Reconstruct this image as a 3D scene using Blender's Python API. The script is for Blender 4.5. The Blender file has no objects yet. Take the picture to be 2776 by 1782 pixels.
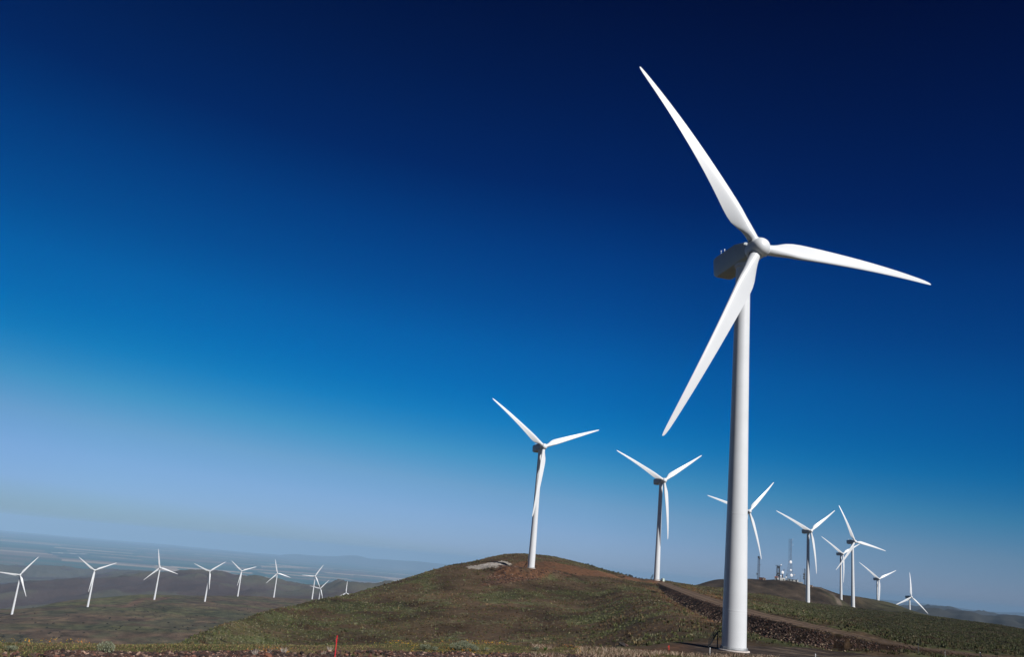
import bpy, bmesh, math, random
import numpy as np
from mathutils import Matrix, Vector

R = math.radians
scene = bpy.context.scene
col = scene.collection
rng = np.random.default_rng(7)
random.seed(7)

# ------------------------------------------------------------------ camera
W0, H0, FPX = 2776.0, 1782.0, 2409.97          # survey frame the bearings were taken in
PITCH, ROLL = 0.25652808, 0.09201391
_f = np.array([0, math.cos(PITCH), math.sin(PITCH)])
_r = np.array([1.0, 0, 0])
_u = np.array([0, -math.sin(PITCH), math.cos(PITCH)])
_r2 = math.cos(ROLL) * _r + math.sin(ROLL) * _u
_u2 = -math.sin(ROLL) * _r + math.cos(ROLL) * _u
CM = np.array([_r2, _u2, _f])
cam = bpy.data.cameras.new('camera')
cam.sensor_width = 36.0
cam.lens = FPX / W0 * 36.0
cam.clip_start = 0.1
cam.clip_end = 200000.0
cam.dof.use_dof = True
cam.dof.focus_distance = 160.0
cam.dof.aperture_fstop = 3.5
co = bpy.data.objects.new('camera', cam)
co.matrix_world = Matrix(((_r2[0], _u2[0], -_f[0], 0), (_r2[1], _u2[1], -_f[1], 0),
                          (_r2[2], _u2[2], -_f[2], 0), (0, 0, 0, 1)))
col.objects.link(co)
scene.camera = co

# ------------------------------------------------------------------ light
SUN_AZ, SUN_EL = 137.5, 38.0                    # bearing clockwise from +Y, elevation
world = bpy.data.worlds.new('World')
scene.world = world
world.use_nodes = True
nt = world.node_tree
nt.nodes.clear()
wo = nt.nodes.new('ShaderNodeOutputWorld')
bg = nt.nodes.new('ShaderNodeBackground')
sky = nt.nodes.new('ShaderNodeTexSky')
sky.sky_type = 'NISHITA'
sky.sun_disc = False
sky.sun_elevation = R(SUN_EL)
sky.sun_rotation = R(SUN_AZ)
sky.altitude = 1200
sky.air_density = 1.0
sky.dust_density = 0.3
sky.ozone_density = 2.0
# the deep polarised blue of the day: the sky texture is tinted by height above the horizon
SKY_T = 0.06
SKY_H = [(-0.12, 0.094, 0.208, 0.37), (-0.02, 0.266, 0.396, 0.70), (0.01, 0.315, 0.455, 0.87), (0.04, 0.340, 0.488, 0.845), (0.075, 0.305, 0.508, 0.765), (0.11, 0.138, 0.500, 0.750), (0.13, 0.066, 0.455, 0.750), (0.15, 0.018, 0.424, 0.757), (0.17, 0.004, 0.390, 0.757), (0.19, 0.0006, 0.366, 0.757), (0.23, 0.0003, 0.335, 0.742), (0.28, 0.0003, 0.255, 0.648), (0.34, 0.0003, 0.191, 0.560), (0.41, 0.0008, 0.104, 0.385), (0.5, 0.0015, 0.068, 0.270), (0.62, 0.002, 0.030, 0.14)]
SKY_X = [(-1.0, 0.35, 0.4, 0.42), (-0.6, 0.9, 0.9, 0.86), (-0.4, 0.95, 0.99, 0.91), (-0.1, 1.0, 1.0, 0.97), (0.1, 1.0, 0.98, 0.99), (0.5, 0.76, 0.72, 0.79), (0.7, 0.7, 0.60, 0.68)]  # unseen far-left end darkened to deepen shade on left-facing sides
SKY_Y = [(-1.0, 0.40, 0.42, 0.45), (-0.1, 0.45, 0.47, 0.50), (0.45, 1.0, 1.0, 1.0), (1.0, 1.0, 1.0, 1.0)]  # unseen sky behind the camera darkened to cut fill light in the shade
tc = nt.nodes.new('ShaderNodeTexCoord')
def sky_ramp(vec, stops):
    """tint of the sky along a world direction"""
    d = nt.nodes.new('ShaderNodeVectorMath'); d.operation = 'DOT_PRODUCT'; d.inputs[1].default_value = vec
    nt.links.new(tc.outputs['Generated'], d.inputs[0])
    lo, hi = stops[0][0], stops[-1][0]
    m = nt.nodes.new('ShaderNodeMapRange'); m.inputs[1].default_value = lo; m.inputs[2].default_value = hi
    nt.links.new(d.outputs['Value'], m.inputs[0])
    r = nt.nodes.new('ShaderNodeValToRGB'); e = r.color_ramp.elements
    e[0].position = 0; e[0].color = (*stops[0][1:], 1); e[1].position = 1; e[1].color = (*stops[-1][1:], 1)
    for st in stops[1:-1]:
        x = e.new((st[0] - lo) / (hi - lo)); x.color = (*st[1:], 1)
    nt.links.new(m.outputs[0], r.inputs[0])
    return r.outputs[0]
def mulc(a, b):
    m = nt.nodes.new('ShaderNodeMix'); m.data_type = 'RGBA'; m.blend_type = 'MULTIPLY'; m.inputs[0].default_value = 1.0
    nt.links.new(a, m.inputs[6]); nt.links.new(b, m.inputs[7]); return m.outputs[2]
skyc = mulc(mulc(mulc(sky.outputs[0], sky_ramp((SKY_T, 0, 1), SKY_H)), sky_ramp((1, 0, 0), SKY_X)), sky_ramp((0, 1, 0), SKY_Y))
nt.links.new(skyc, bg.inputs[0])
bg.inputs[1].default_value = 0.1
nt.links.new(bg.outputs[0], wo.inputs[0])

sl = bpy.data.lights.new('sun', 'SUN')
sl.energy = 5.0
sl.angle = R(0.53)
sl.color = (1.0, 0.975, 0.94)
so = bpy.data.objects.new('sun', sl)
sd = Vector((math.sin(R(SUN_AZ)) * math.cos(R(SUN_EL)), math.cos(R(SUN_AZ)) * math.cos(R(SUN_EL)), math.sin(R(SUN_EL))))
so.rotation_euler = sd.to_track_quat('Z', 'Y').to_euler()
so.location = sd * 500
col.objects.link(so)

scene.view_settings.view_transform = 'Standard'
scene.view_settings.look = 'None'
scene.view_settings.exposure = 0.0
scene.view_settings.gamma = 1.0
scene.render.engine = 'CYCLES'
scene.cycles.max_bounces = 6
scene.cycles.volume_bounces = 3

# ------------------------------------------------------------------ bearings
def azel(px, py):
    w = CM.T @ np.array([(px - W0 / 2) / FPX, -(py - H0 / 2) / FPX, 1.0])
    return math.degrees(math.atan2(w[0], w[1])), math.degrees(math.atan2(w[2], math.hypot(w[0], w[1])))

def at(px, py, r):
    a, e = azel(px, py)
    return np.array([r * math.sin(R(a)), r * math.cos(R(a)), r * math.tan(R(e))])

# ------------------------------------------------------------------ turbine survey: hub position, yaw, rotor phase
TURB = {'N': (41.4, 145.3, 56.5, 18.03, -32.3), 'A': (24.1, 503.8, 64.8, 22.11, -52.3), 'B': (115.0, 622.0, 64.2, 20.11, -63.9),
        'C': (214.3, 762.9, 59.4, 17.45, -75.2), 'D': (305.7, 874.4, 54.9, 17.8, -65.7), 'E': (500.3, 1299.3, 53.7, 19.46, -56.6),
        'F': (382.2, 958.9, 53.4, 15.21, -20.8), 'G': (613.2, 1443.9, 26.1, 15.52, -54.0), 'H': (683.6, 1487.0, 3.1, 17.82, 6.8),
        'L1': (-825.3, 1649.6, -98.6, 16.45, -85.8), 'L2': (-747.6, 1769.3, -85.3, 15.93, -55.2), 'L3': (-709.7, 2005.3, -78.5, 13.39, -14.7),
        'L4': (-639.5, 2131.3, -81.8, 14.64, -67.6), 'L5': (-671.4, 2523.8, -88.0, 16.2, -50.8), 'L6': (-603.3, 2650.6, -89.7, 15.24, -16.6),
        'L7': (-516.7, 2767.5, -91.6, 12.86, -89.6), 'L8': (-593.8, 3311.9, -150.4, 13.18, -79.5), 'L9': (-480.8, 3177.5, -150.8, 16.55, 0.4)}
HUB_H, OVER, TILT = 67.0, 4.0, 7.47
BASE = {}
for k, (x, y, z, yw, ph) in TURB.items():
    ax, ay = math.sin(R(yw)), -math.cos(R(yw))
    ov = 4.45 if k == 'N' else OVER
    BASE[k] = np.array([x - ax * ov, y - ay * ov, z - HUB_H])

# ------------------------------------------------------------------ noise
def _hash(ix, iy, s):
    n = (ix.astype(np.int64) * 374761393 + iy.astype(np.int64) * 668265263 + s * 974634777) & 0x7fffffff
    n = ((n ^ (n >> 13)) * 1274126177) & 0x7fffffff
    return ((n ^ (n >> 16)) & 0xffff) / 65535.0

def vnoise(x, y, s=0):
    ix, iy = np.floor(x), np.floor(y)
    fx, fy = x - ix, y - iy
    fx = fx * fx * (3 - 2 * fx); fy = fy * fy * (3 - 2 * fy)
    a, b = _hash(ix, iy, s), _hash(ix + 1, iy, s)
    c, d = _hash(ix, iy + 1, s), _hash(ix + 1, iy + 1, s)
    return (a * (1 - fx) + b * fx) * (1 - fy) + (c * (1 - fx) + d * fx) * fy

def fbm(x, y, octv=4, s=0, g=0.5):
    t, a, tot = 0, 1.0, 0
    for i in range(octv):
        t = t + a * vnoise(x * 2 ** i + 13.7 * i, y * 2 ** i - 7.3 * i, s + i); tot += a; a *= g
    return t / tot

def sstep(a, b, x):
    t = np.clip((x - a) / (b - a), 0, 1)
    return t * t * (3 - 2 * t)

# ------------------------------------------------------------------ terrain profile lines
def pchip(xk, yk, x):
    """xk,yk (..., n) monotone cubic; 1-D version"""
    h = np.diff(xk); d = np.diff(yk) / h
    m = np.zeros_like(yk)
    m[0], m[-1] = d[0], d[-1]
    w1 = 2 * h[1:] + h[:-1]; w2 = h[1:] + 2 * h[:-1]
    same = (d[:-1] * d[1:]) > 0
    with np.errstate(divide='ignore', invalid='ignore'):
        hm = (w1 + w2) / (w1 / d[:-1] + w2 / d[1:])
    m[1:-1] = np.where(same, hm, 0)
    x = np.clip(x, xk[0], xk[-1])
    i = np.clip(np.searchsorted(xk, x) - 1, 0, len(h) - 1)
    t = (x - xk[i]) / h[i]
    return ((1 + 2 * t) * (1 - t) ** 2 * yk[i] + t * (1 - t) ** 2 * h[i] * m[i]
            + t * t * (3 - 2 * t) * yk[i + 1] + t * t * (t - 1) * h[i] * m[i + 1])

def line(pts):
    """pts (px, py, r) -> functions az -> el, az -> r"""
    A = np.array([[*azel(p[0], p[1]), p[2]] for p in pts])
    A = A[np.argsort(A[:, 0])]
    return (lambda a: pchip(A[:, 0], A[:, 1], a)), (lambda a: pchip(A[:, 0], A[:, 2], a))

elF, _ = line([(-400, 1758, 1), (0, 1758, 1), (450, 1758, 1), (900, 1758, 1), (1270, 1758, 1), (1600, 1769, 1), (1900, 1785, 1), (2150, 1797, 1), (2400, 1820, 1), (2776, 1850, 1), (3100, 1880, 1)])
# lower face of the near hill / pad back edge
el6, r6 = line([(-400, 1775, 165), (450, 1775, 165), (900, 1775, 160), (1400, 1778, 150), (1600, 1782, 140), (1750, 1762, 139), (1850, 1758, 158), (1930, 1756, 168), (2026, 1750, 173), (2250, 1757, 192), (2385, 1782, 181), (2500, 1790, 180), (2646, 1800, 180), (2900, 1830, 180)])
el7, r7 = line([(-400, 1790, 260), (300, 1790, 180), (485, 1754, 190), (600, 1751, 240), (700, 1750, 266), (850, 1749, 280), (1000, 1748, 282), (1400, 1745, 275), (1650, 1742, 262), (1780, 1738, 222), (1862, 1722, 212), (1962, 1690, 228), (2028, 1661, 250), (2100, 1678, 222), (2250, 1711, 205), (2411, 1745, 198), (2541, 1765, 202), (2646, 1778, 215), (2776, 1792, 225), (3100, 1820, 225)])
el8, r8 = line([(-400, 1800, 360), (300, 1795, 300), (485, 1752, 212), (650, 1712, 292), (850, 1680, 345), (1050, 1650, 380), (1286, 1625, 410), (1400, 1620, 420), (1592, 1640, 420), (1750, 1645, 350), (1862, 1638, 305), (1962, 1642, 296), (2100, 1655, 420), (2250, 1680, 450), (2411, 1705, 440), (2541, 1720, 430), (2776, 1745, 400), (3100, 1775, 400)])
el9, r9 = line([(-400, 1805, 420), (300, 1795, 400), (440, 1762, 250), (485, 1750, 235), (531, 1725, 260), (558, 1713, 275), (661, 1679, 315), (732, 1657, 345), (816, 1640, 380), (873, 1625, 400), (938, 1614, 430), (1030, 1590, 470), (1131, 1560, 510), (1212, 1538, 545), (1286, 1522, 570),
                (1334, 1510, 590), (1383, 1503, 605), (1429, 1503, 615), (1483, 1508, 620), (1538, 1518, 620), (1592, 1532, 620), (1646, 1547, 620), (1700, 1560, 625), (1767, 1574, 640), (1800, 1578.5, 650), (1850, 1584.5, 690), (1890, 1589, 720), (1963, 1597, 770), (2028, 1608, 800), (2062, 1611.5, 830), (2125, 1623, 880), (2188, 1633, 930),
                (2250, 1641, 980), (2307, 1648.5, 1030), (2372, 1656.5, 1050), (2411, 1662, 1050), (2463, 1661.5, 1020), (2502, 1669, 980), (2541, 1674, 950), (2607, 1682.5, 900), (2672, 1691, 850), (2737, 1701, 800), (2776, 1707.5, 780), (3100, 1765, 700)])
el12, r12 = line([(-400, 1730, 1450), (0, 1722, 1450), (300, 1712, 1500), (555, 1700, 1600), (800, 1700, 1650), (1100, 1690, 1600), (1400, 1620, 1500), (1800, 1600, 1380), (1890, 1588, 1350), (1913, 1581, 1350), (1928, 1577, 1355), (1945, 1574, 1360), (1965, 1573, 1360), (2028, 1572, 1370), (2075, 1573.5, 1380), (2100, 1572.5, 1380), (2125, 1573, 1380), (2150, 1575, 1385), (2175, 1579, 1385), (2200, 1584.5, 1390),
                  (2223, 1586.5, 1390), (2236, 1592, 1395), (2280, 1607.5, 1400), (2320, 1616.8, 1450), (2374, 1629.8, 1560), (2411, 1637.5, 1600), (2434, 1644, 1620), (2455, 1652, 1640), (2489, 1663.6, 1620), (2526, 1674, 1600), (2600, 1700, 1550), (2776, 1735, 1500), (3100, 1790, 1500)])
el13, r13 = line([(-400, 1695, 1800), (0, 1668, 1845), (49, 1662, 1860), (124, 1653.5, 1885), (223, 1647, 1921), (330, 1639, 2010), (418, 1628, 2127), (480, 1630, 2160), (555, 1633, 2225), (640, 1638, 2260), (742, 1645, 2300), (900, 1655, 2400), (1400, 1680, 2300), (1900, 1640, 1900), (2500, 1700, 1900), (3100, 1830, 1900)])
el14, r14 = line([(-400, 1660, 2150), (0, 1652, 2130), (50, 1651, 2130), (99, 1645.5, 2160), (149, 1634, 2230), (223, 1624.5, 2330), (298, 1619.5, 2400), (372, 1616, 2450), (421, 1616, 2480), (500, 1617, 2550), (531, 1617.5, 2570), (640, 1618, 2650), (721, 1620.5, 2720), (802, 1625, 2790), (846, 1626.5, 2825), (900, 1640, 2900), (1100, 1665, 3000), (1900, 1650, 2600), (2600, 1720, 2500), (3100, 1800, 2500)])
el16, r16 = line([(-400, 1625, 4600), (0, 1608, 4600), (120, 1597, 4700), (250, 1583, 4800), (330, 1574, 4800), (450, 1568, 4800), (531, 1560, 4900), (572, 1557, 4900), (694, 1573, 4900), (775, 1587, 4800), (826, 1590, 4700), (872, 1587, 4600), (900, 1580, 4600), (924, 1577.5, 4600), (950, 1579.5, 4600), (965, 1582, 4600), (992, 1588, 4600), (1019, 1589.6, 4700), (1060, 1594, 4800), (1400, 1640, 5000), (2300, 1680, 5600),
                  (2480, 1668, 5900), (2515, 1664, 6000), (2568, 1663, 6000), (2607, 1664, 6000), (2633, 1669, 6000), (2667, 1681, 6100), (2724, 1677, 6300), (2776, 1680, 6400), (3100, 1690, 6400)])
el18, r18 = line([(-400, 1555, 9000), (0, 1542, 9000), (250, 1552, 9500), (450, 1562, 9500), (700, 1585, 9500), (1100, 1612, 9500), (2200, 1690, 10000), (2385, 1650, 11000), (2568, 1653, 11000), (2646, 1665, 11000), (2724, 1671, 11500), (2776, 1674, 12000), (3100, 1690, 12000)])
el21, r21 = line([(-400, 1430, 52000), (0, 1453, 52000), (300, 1476, 52000), (600, 1502, 52000), (700, 1515, 52000), (734, 1515, 52000), (789, 1504.5, 52000), (825, 1506, 52000), (856, 1508.5, 52000), (911, 1510, 52000), (940, 1508, 52000), (965, 1507.5, 52000), (1005, 1516.5, 52000), (1046, 1519, 52000), (1090, 1522, 52000), (1131, 1524, 52000), (1172, 1528.7, 52000), (1226, 1532.8, 52000), (1400, 1560, 52000),
                  (2200, 1622, 38000), (2385, 1626, 38000), (2489, 1636, 38000), (2568, 1645, 38000), (2646, 1656, 38000), (2698, 1661, 38000), (2776, 1663, 38000), (3100, 1690, 38000)])
PLAIN = -620.0
def plain(r): return PLAIN - r * r / 12.742e6

def column(a):
    t = lambda e: math.tan(R(e))
    eF = float(elF(a))
    zF = -1.75
    rF = min(40.0, zF / t(eF))
    rp = sstep(4, 9, np.array(a)) * 1.0            # pad side
    k = [(0.5, -1.7), (7, -1.7), (rF, zF), (rF * 1.35, rF * 1.35 * t(eF - 0.8))]
    k.append((62, 62 * t(eF - 1.6)))
    zp = -10.5
    z138 = 128 * t(eF - 0.8)
    k.append((128, z138 * (1 - rp) + zp * rp))
    e6, q6 = float(el6(a)), float(r6(a))
    z6 = q6 * t(min(e6, eF - 0.3)) if a < 8 else zp
    k.append((q6, z6))
    e7, q7 = float(el7(a)), float(r7(a))
    e6b = min(eF - 0.4, e6 - 0.3, e7 - 0.25) - 0.15
    qm = q6 * 0.48 + q7 * 0.5
    wr = float(sstep(5, 13, np.array(a)))
    k.append((qm, qm * t(e6b) * (1 - wr) + wr * (0.5 * z6 + 0.5 * (q7 * t(e7)) - 1.0)))
    k.append((q7, q7 * t(e7)))
    q8 = max(float(r8(a)), q7 + 15)
    k.append((q8, q8 * t(float(el8(a)))))
    e9, q9 = float(el9(a)), max(float(r9(a)), q8 + 15)
    k.append((q9, q9 * t(e9)))
    lf = float(1 - sstep(-2, 9, np.array(a)))      # 1 on the valley side
    k.append((q9 * (1.12 + .1 * lf), q9 * (1.12 + .1 * lf) * t(e9 - 0.35 - 1.9 * lf)))
    q11 = 1220.0 - 60 * lf
    e12 = float(el12(a)); q12 = float(r12(a))
    e11R = min(e9 - 0.08, e12 - 0.1)
    e11 = e11R * (1 - lf) + min(eF - 1.4, e9 - 2.0) * lf
    k.append((max(q11, q9 * 1.26), max(q11, q9 * 1.26) * t(e11)))
    k.append((q12, q12 * t(e12)))
    q13 = float(r13(a)); k.append((q13, q13 * t(float(el13(a)))))
    e14, q14 = float(el14(a)), float(r14(a)); k.append((q14, q14 * t(e14)))
    k.append((3330, 3330 * t(min(-3.75, e14 - 0.5))))
    e16, q16 = float(el16(a)), float(r16(a)); k.append((q16, q16 * t(e16)))
    q17 = q16 * 1.35; e18, q18 = float(el18(a)), float(r18(a))
    w17 = float(sstep(-21, -14, np.array(a)))
    k.append((q17, q17 * t(min(e16 - 0.9, e18 - 0.9) if a > 0 else (e16 + .1) * (1 - w17) + (e16 - 0.5) * w17)))
    k.append((q18, max(q18 * t(e18), PLAIN + 20)))
    k.append((14500, plain(14500))); k.append((26000, plain(26000)))
    e21, q21 = float(el21(a)), float(r21(a)); k.append((q21 * .82, plain(q21 * .82))); k.append((q21, max(q21 * t(e21), plain(q21))))
    k.append((68000, plain(68000))); k.append((95000, plain(95000) - 60))
    k = np.array(k)
    return k

def rows():
    r = [np.geomspace(0.5, 8, 14, endpoint=False), np.arange(8, 34, 0.25), np.geomspace(34, 128, 34, endpoint=False),
         np.arange(128, 300, 0.8), np.arange(300, 700, 1.6), np.arange(700, 1120, 4.0), np.arange(1120, 1700, 4.5),
         np.arange(1700, 3000, 11.0), np.geomspace(3000, 12000, 150, endpoint=False), np.geomspace(12000, 95000, 150)]
    return np.concatenate(r)

AZ = np.concatenate([np.arange(-180, -60, 4.0), np.arange(-60, -34, 0.8), np.arange(-34, 36, 0.085), np.arange(36, 60, 0.8), np.arange(60, 180, 4.0)])
RR = rows()
NA, NR = len(AZ), len(RR)
Z = np.empty((NA, NR))
URR = np.log(RR + 30.0)
for i, a in enumerate(AZ):
    kk = column(max(-36.0, min(38.0, a)))
    Z[i] = pchip(np.log(kk[:, 0] + 30.0), kk[:, 1], URR)
AG, RG = np.meshgrid(np.radians(AZ), RR, indexing='ij')
X = RG * np.sin(AG); Y = RG * np.cos(AG)
# relief: gullies in the far hills, small undulation close by
far = sstep(2600, 4500, RG)
pl = sstep(12000, 16000, RG)
rid = 1 - np.abs(2 * fbm(X / 900.0 + 3, Y / 1500.0, 5, 11) - 1)
rid2 = 1 - np.abs(2 * fbm(X / 330.0 + 9, Y / 520.0, 4, 17) - 1)
Z += far * (1 - pl) * ((rid - 0.80) * 130 + (rid2 - .8) * 80) + pl * (fbm(X / 5000, Y / 5000, 3, 5) - .5) * 26
mt = sstep(36000, 50000, RG)
Z += mt * (fbm(X / 4200.0, Y / 4200.0, 4, 31) - .5) * 160
mid = sstep(900, 1700, RG) * (1 - far)
Z += mid * ((fbm(X / 160.0, Y / 220.0, 4, 21) - .5) * 7 + (fbm(X / 22.0, Y / 34.0, 3, 23) - .5) * 1.3)
near = sstep(190, 260, RG) * (1 - sstep(900, 1500, RG))
Z += near * ((fbm(X / 26.0, Y / 26.0, 3, 41) - .5) * 1.1 + (fbm(X / 3.0, Y / 3.0, 2, 43) - .5) * 0.25)
Z += (1 - sstep(60, 120, RG)) * sstep(5, 9, RG) * (fbm(X / 2.0, Y / 2.0, 3, 47) - .5) * 0.12

def disc(px, py, pz, r0, r1):
    """level the ground to pz round (px,py)"""
    global Z
    d = np.hypot(X - px, Y - py)
    w = 1 - sstep(r0, r1, d)
    Z = Z * (1 - w) + pz * w
disc(BASE['N'][0], BASE['N'][1], BASE['N'][2], 8, 20)
disc(BASE['A'][0] - 4, BASE['A'][1] - 3, BASE['A'][2] - 0.05, 17, 25)
disc(BASE['B'][0], BASE['B'][1], BASE['B'][2], 6, 26)
for k_, s_ in (('C', 30), ('D', 40), ('F', 40), ('E', 40), ('L1', 60), ('L2', 60), ('L3', 60), ('L4', 60), ('L5', 60), ('L6', 60), ('L7', 60)):
    b_ = BASE[k_]
    d_ = np.hypot(X - b_[0], Y - b_[1])
    i_ = np.unravel_index(np.argmin(d_), d_.shape)
    Z += (b_[2] - Z[i_]) * np.exp(-(d_ / s_) ** 2)

# ------------------------------------------------------------------ road down from the hill
def rpt(px, py, r):
    return at(px, py, r)
ROAD = np.array([rpt(1797, 1581, 612), rpt(1815, 1589, 560), rpt(1862, 1606, 420), rpt(1910, 1623, 345), rpt(1962, 1640, 296), rpt(2028, 1660, 252), rpt(2100, 1677, 226), rpt(2175, 1694, 210), rpt(2250, 1710, 202), rpt(2411, 1744, 200), rpt(2541, 1764, 205), rpt(2646, 1776, 214), rpt(2776, 1790, 226), rpt(3050, 1815, 250)])
def resample(P, step):
    out = [P[0]]
    n = len(P)
    for i in range(n - 1):
        p0, p1, p2, p3 = P[max(i - 1, 0)], P[i], P[i + 1], P[min(i + 2, n - 1)]
        m = max(2, int(np.linalg.norm(p2 - p1) / step))
        for j in range(1, m + 1):
            t = j / m
            out.append(0.5 * ((2 * p1) + (-p0 + p2) * t + (2 * p0 - 5 * p1 + 4 * p2 - p3) * t * t + (-p0 + 3 * p1 - 3 * p2 + p3) * t ** 3))
    return np.array(out)
ROADP = resample(ROAD, 4.0)
def poly_dist(P, x, y):
    """distance, signed side, z of nearest point on polyline for arrays x,y"""
    best = np.full(x.shape, 1e9); zz = np.zeros(x.shape); side = np.zeros(x.shape)
    for a, b in zip(P[:-1], P[1:]):
        d = b[:2] - a[:2]; L2 = d @ d + 1e-9
        t = np.clip(((x - a[0]) * d[0] + (y - a[1]) * d[1]) / L2, 0, 1)
        ex = x - (a[0] + t * d[0]); ey = y - (a[1] + t * d[1])
        ds = np.hypot(ex, ey)
        m = ds < best
        best = np.where(m, ds, best); zz = np.where(m, a[2] + t * (b[2] - a[2]), zz)
        side = np.where(m, np.sign(d[0] * ey - d[1] * ex), side)
    return best, side, zz
ia = np.where((AZ > 3) & (AZ < 36))[0]; ir = np.where((RR > 128) & (RR < 700))[0]
sub = np.ix_(ia, ir)
rd, rs, rz = poly_dist(ROADP, X[sub], Y[sub])
# coming down the hill the camera side is on the right hand of the walker -> rs < 0
HW = 4.2
zs = Z[sub]
rp_ = ROADP
cum = np.arange(len(ROADP)) / (len(ROADP) - 1.0)
azs_ = np.degrees(AG[sub])
hemb = 3.0 * sstep(3.6, 6.4, -rz) * np.interp(azs_, [20.3, azel(2463, 1752)[0], azel(2700, 1780)[0]], [1, .22, .05]) + .2
w_ = (1 - sstep(6, 48, rd) * (rs < 0) - sstep(6, 26, rd) * (rs >= 0)) * sstep(3.3, 5.0, -rz)
tgt = np.where(rs < 0, rz - hemb, rz + np.minimum(.15 + .03 * rd, 1.2))
zs = zs * (1 - w_) + tgt * w_
fill = rz - (rd - HW) / 1.35
w_in = 1 - sstep(HW, HW + 0.8, rd)
zc = np.where(rd < HW, rz, zs)
dn = (rs < 0) & (rd >= HW)
zc = np.where(dn, np.maximum(zs, fill), zc)
cut = rz + (rd - HW) / 1.6
up = (rs >= 0) & (rd >= HW)
zc = np.where(up, np.clip(zs, fill, np.maximum(cut, zs * 0 + rz - 0.2)), zc)
zc = np.where(up & (rd > 30), zs, zc)
Z[sub] = zc
ROADD = np.full(Z.shape, 1e3); ROADD[sub] = rd
EMB = np.zeros(Z.shape); EMB[sub] = (dn & (fill > zs) & (rd < HW + hemb * 1.7 + .4)).astype(float)
RUT = ROADD

def ground_z(x, y):
    a = np.degrees(np.arctan2(x, y)); r = np.hypot(x, y)
    fa = np.interp(a, AZ, np.arange(NA)); fr = np.interp(r, RR, np.arange(NR))
    i = np.clip(fa.astype(int), 0, NA - 2); j = np.clip(fr.astype(int), 0, NR - 2)
    u, v = fa - i, fr - j
    return (Z[i, j] * (1 - u) + Z[i + 1, j] * u) * (1 - v) + (Z[i, j + 1] * (1 - u) + Z[i + 1, j + 1] * u) * v
def gz(x, y):
    return float(ground_z(np.array([x]), np.array([y]))[0])

def hit(px, py, r0=20.0, r1=60000.0):
    """first ground point met by a sight line"""
    a, e = azel(px, py)
    m = (RR >= r0) & (RR <= r1)
    rr = RR[m]
    z = ground_z(rr * math.sin(R(a)), rr * math.cos(R(a)))
    d = z - rr * math.tan(R(e))
    w = np.where(d >= 0)[0]
    if len(w) == 0:
        j = int(np.argmax(d / rr)); r = rr[j]
    else:
        j = w[0]
        r = rr[j] if j == 0 else rr[j - 1] + (rr[j] - rr[j - 1]) * (-d[j - 1]) / (d[j] - d[j - 1] + 1e-9)
    x, y = r * math.sin(R(a)), r * math.cos(R(a))
    return np.array([x, y, gz(x, y)])

def in_poly(P, x, y):
    c = np.zeros(x.shape, bool)
    n = len(P)
    for i in range(n):
        x0, y0 = P[i][:2]; x1, y1 = P[(i + 1) % n][:2]
        with np.errstate(divide='ignore', invalid='ignore'):
            c ^= ((y0 > y) != (y1 > y)) & (x < (x1 - x0) * (y - y0) / (y1 - y0 + 1e-12) + x0)
    return c
def region(pix, r0=100, r1=1500, x=None, y=None, soft=0):
    P = [hit(px, py, r0, r1) for px, py in pix]
    return in_poly(P, X if x is None else x, Y if y is None else y)

# ------------------------------------------------------------------ ground cover colours (albedo)
def C3(*c): return np.array(c)
BROWN, BROWN2 = C3(.090, .062, .042), C3(.068, .051, .036)
GREEN, SAGE = C3(.080, .090, .042), C3(.115, .125, .080)
n1 = fbm(X / 38.0, Y / 38.0, 4, 1); n2 = fbm(X / 9.0 + 5, Y / 9.0, 4, 2); n3 = fbm(X / 120.0, Y / 120.0, 3, 3); n4 = fbm(X / 1.3, Y / 1.3, 2, 4)
def mixc(a, b, t): return a * (1 - t[..., None]) + b * t[..., None]
COL = mixc(np.broadcast_to(BROWN, Z.shape + (3,)), np.broadcast_to(BROWN2, Z.shape + (3,)), n1)
# green flank on the left of the near hill and the green slopes beyond the road
azd = np.degrees(AG)
gl = 1 - sstep(-12, -2, azd + (n1 - .5) * 9)
gr = sstep(15, 18, azd + (n1 - .5) * 5) * (RG < 1150) * 1.25
gm = np.clip(sstep(.48, .66, n2 * .45 + n1 * .55) * .75 + .55 * np.maximum(gl, gr) * sstep(.3, .55, n2), 0, 1)
nearm = (RG < 1150).astype(float)
COL = mixc(COL, GREEN, gm * nearm)
COL = mixc(COL, SAGE, sstep(.60, .74, n2 * .6 + n4 * .4) * .5 * nearm)
GRN = gm
# antenna hill: dark brown
ah = ((RG > 1180) & (azd > 5)).astype(float)
COL = mixc(COL, C3(.052, .040, .031), ah)
COL = COL * (1 + (fbm(X / 9.0, Y / 14.0, 3, 66) - .5) * .8 * ah)[..., None]
COL = mixc(COL, GREEN * .8, ah * sstep(21, 24, azd) * .55)
COL = mixc(COL, GREEN * .8, ah * sstep(.55, .7, n3) * .4)
# left ridge and its valley
lr = ((RG > 900) & (azd < 2)).astype(float)
s1 = fbm(X / 300.0, Y / 120.0, 4, 61)
COL = mixc(COL, mixc(np.broadcast_to(C3(.112, .080, .056), COL.shape), C3(.090, .088, .046), sstep(.42, .68, s1)), lr)
back = np.array([float(r13(max(-36, min(38, a)))) for a in AZ])[:, None]
zl14 = sstep(20, 120, RG - back) * (1 - sstep(-20.5, -16.5, azd)) * (RG < 3100) * lr
COL = mixc(COL, C3(.115, .115, .052), zl14 * .85 * sstep(.25, .5, s1 * .5 + fbm(X / 60.0, Y / 60.0, 3, 63) * .5))
s3 = fbm(X / 14.0, Y / 26.0, 3, 64)
COL = COL * (1 + (s3 - .5) * .9 * sstep(1100, 1400, RG) * (1 - far))[..., None]
COL = mixc(COL, C3(.060, .070, .040), lr * sstep(.58, .68, fbm(X / 75.0, Y / 90.0, 4, 65)) * .6)
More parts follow.
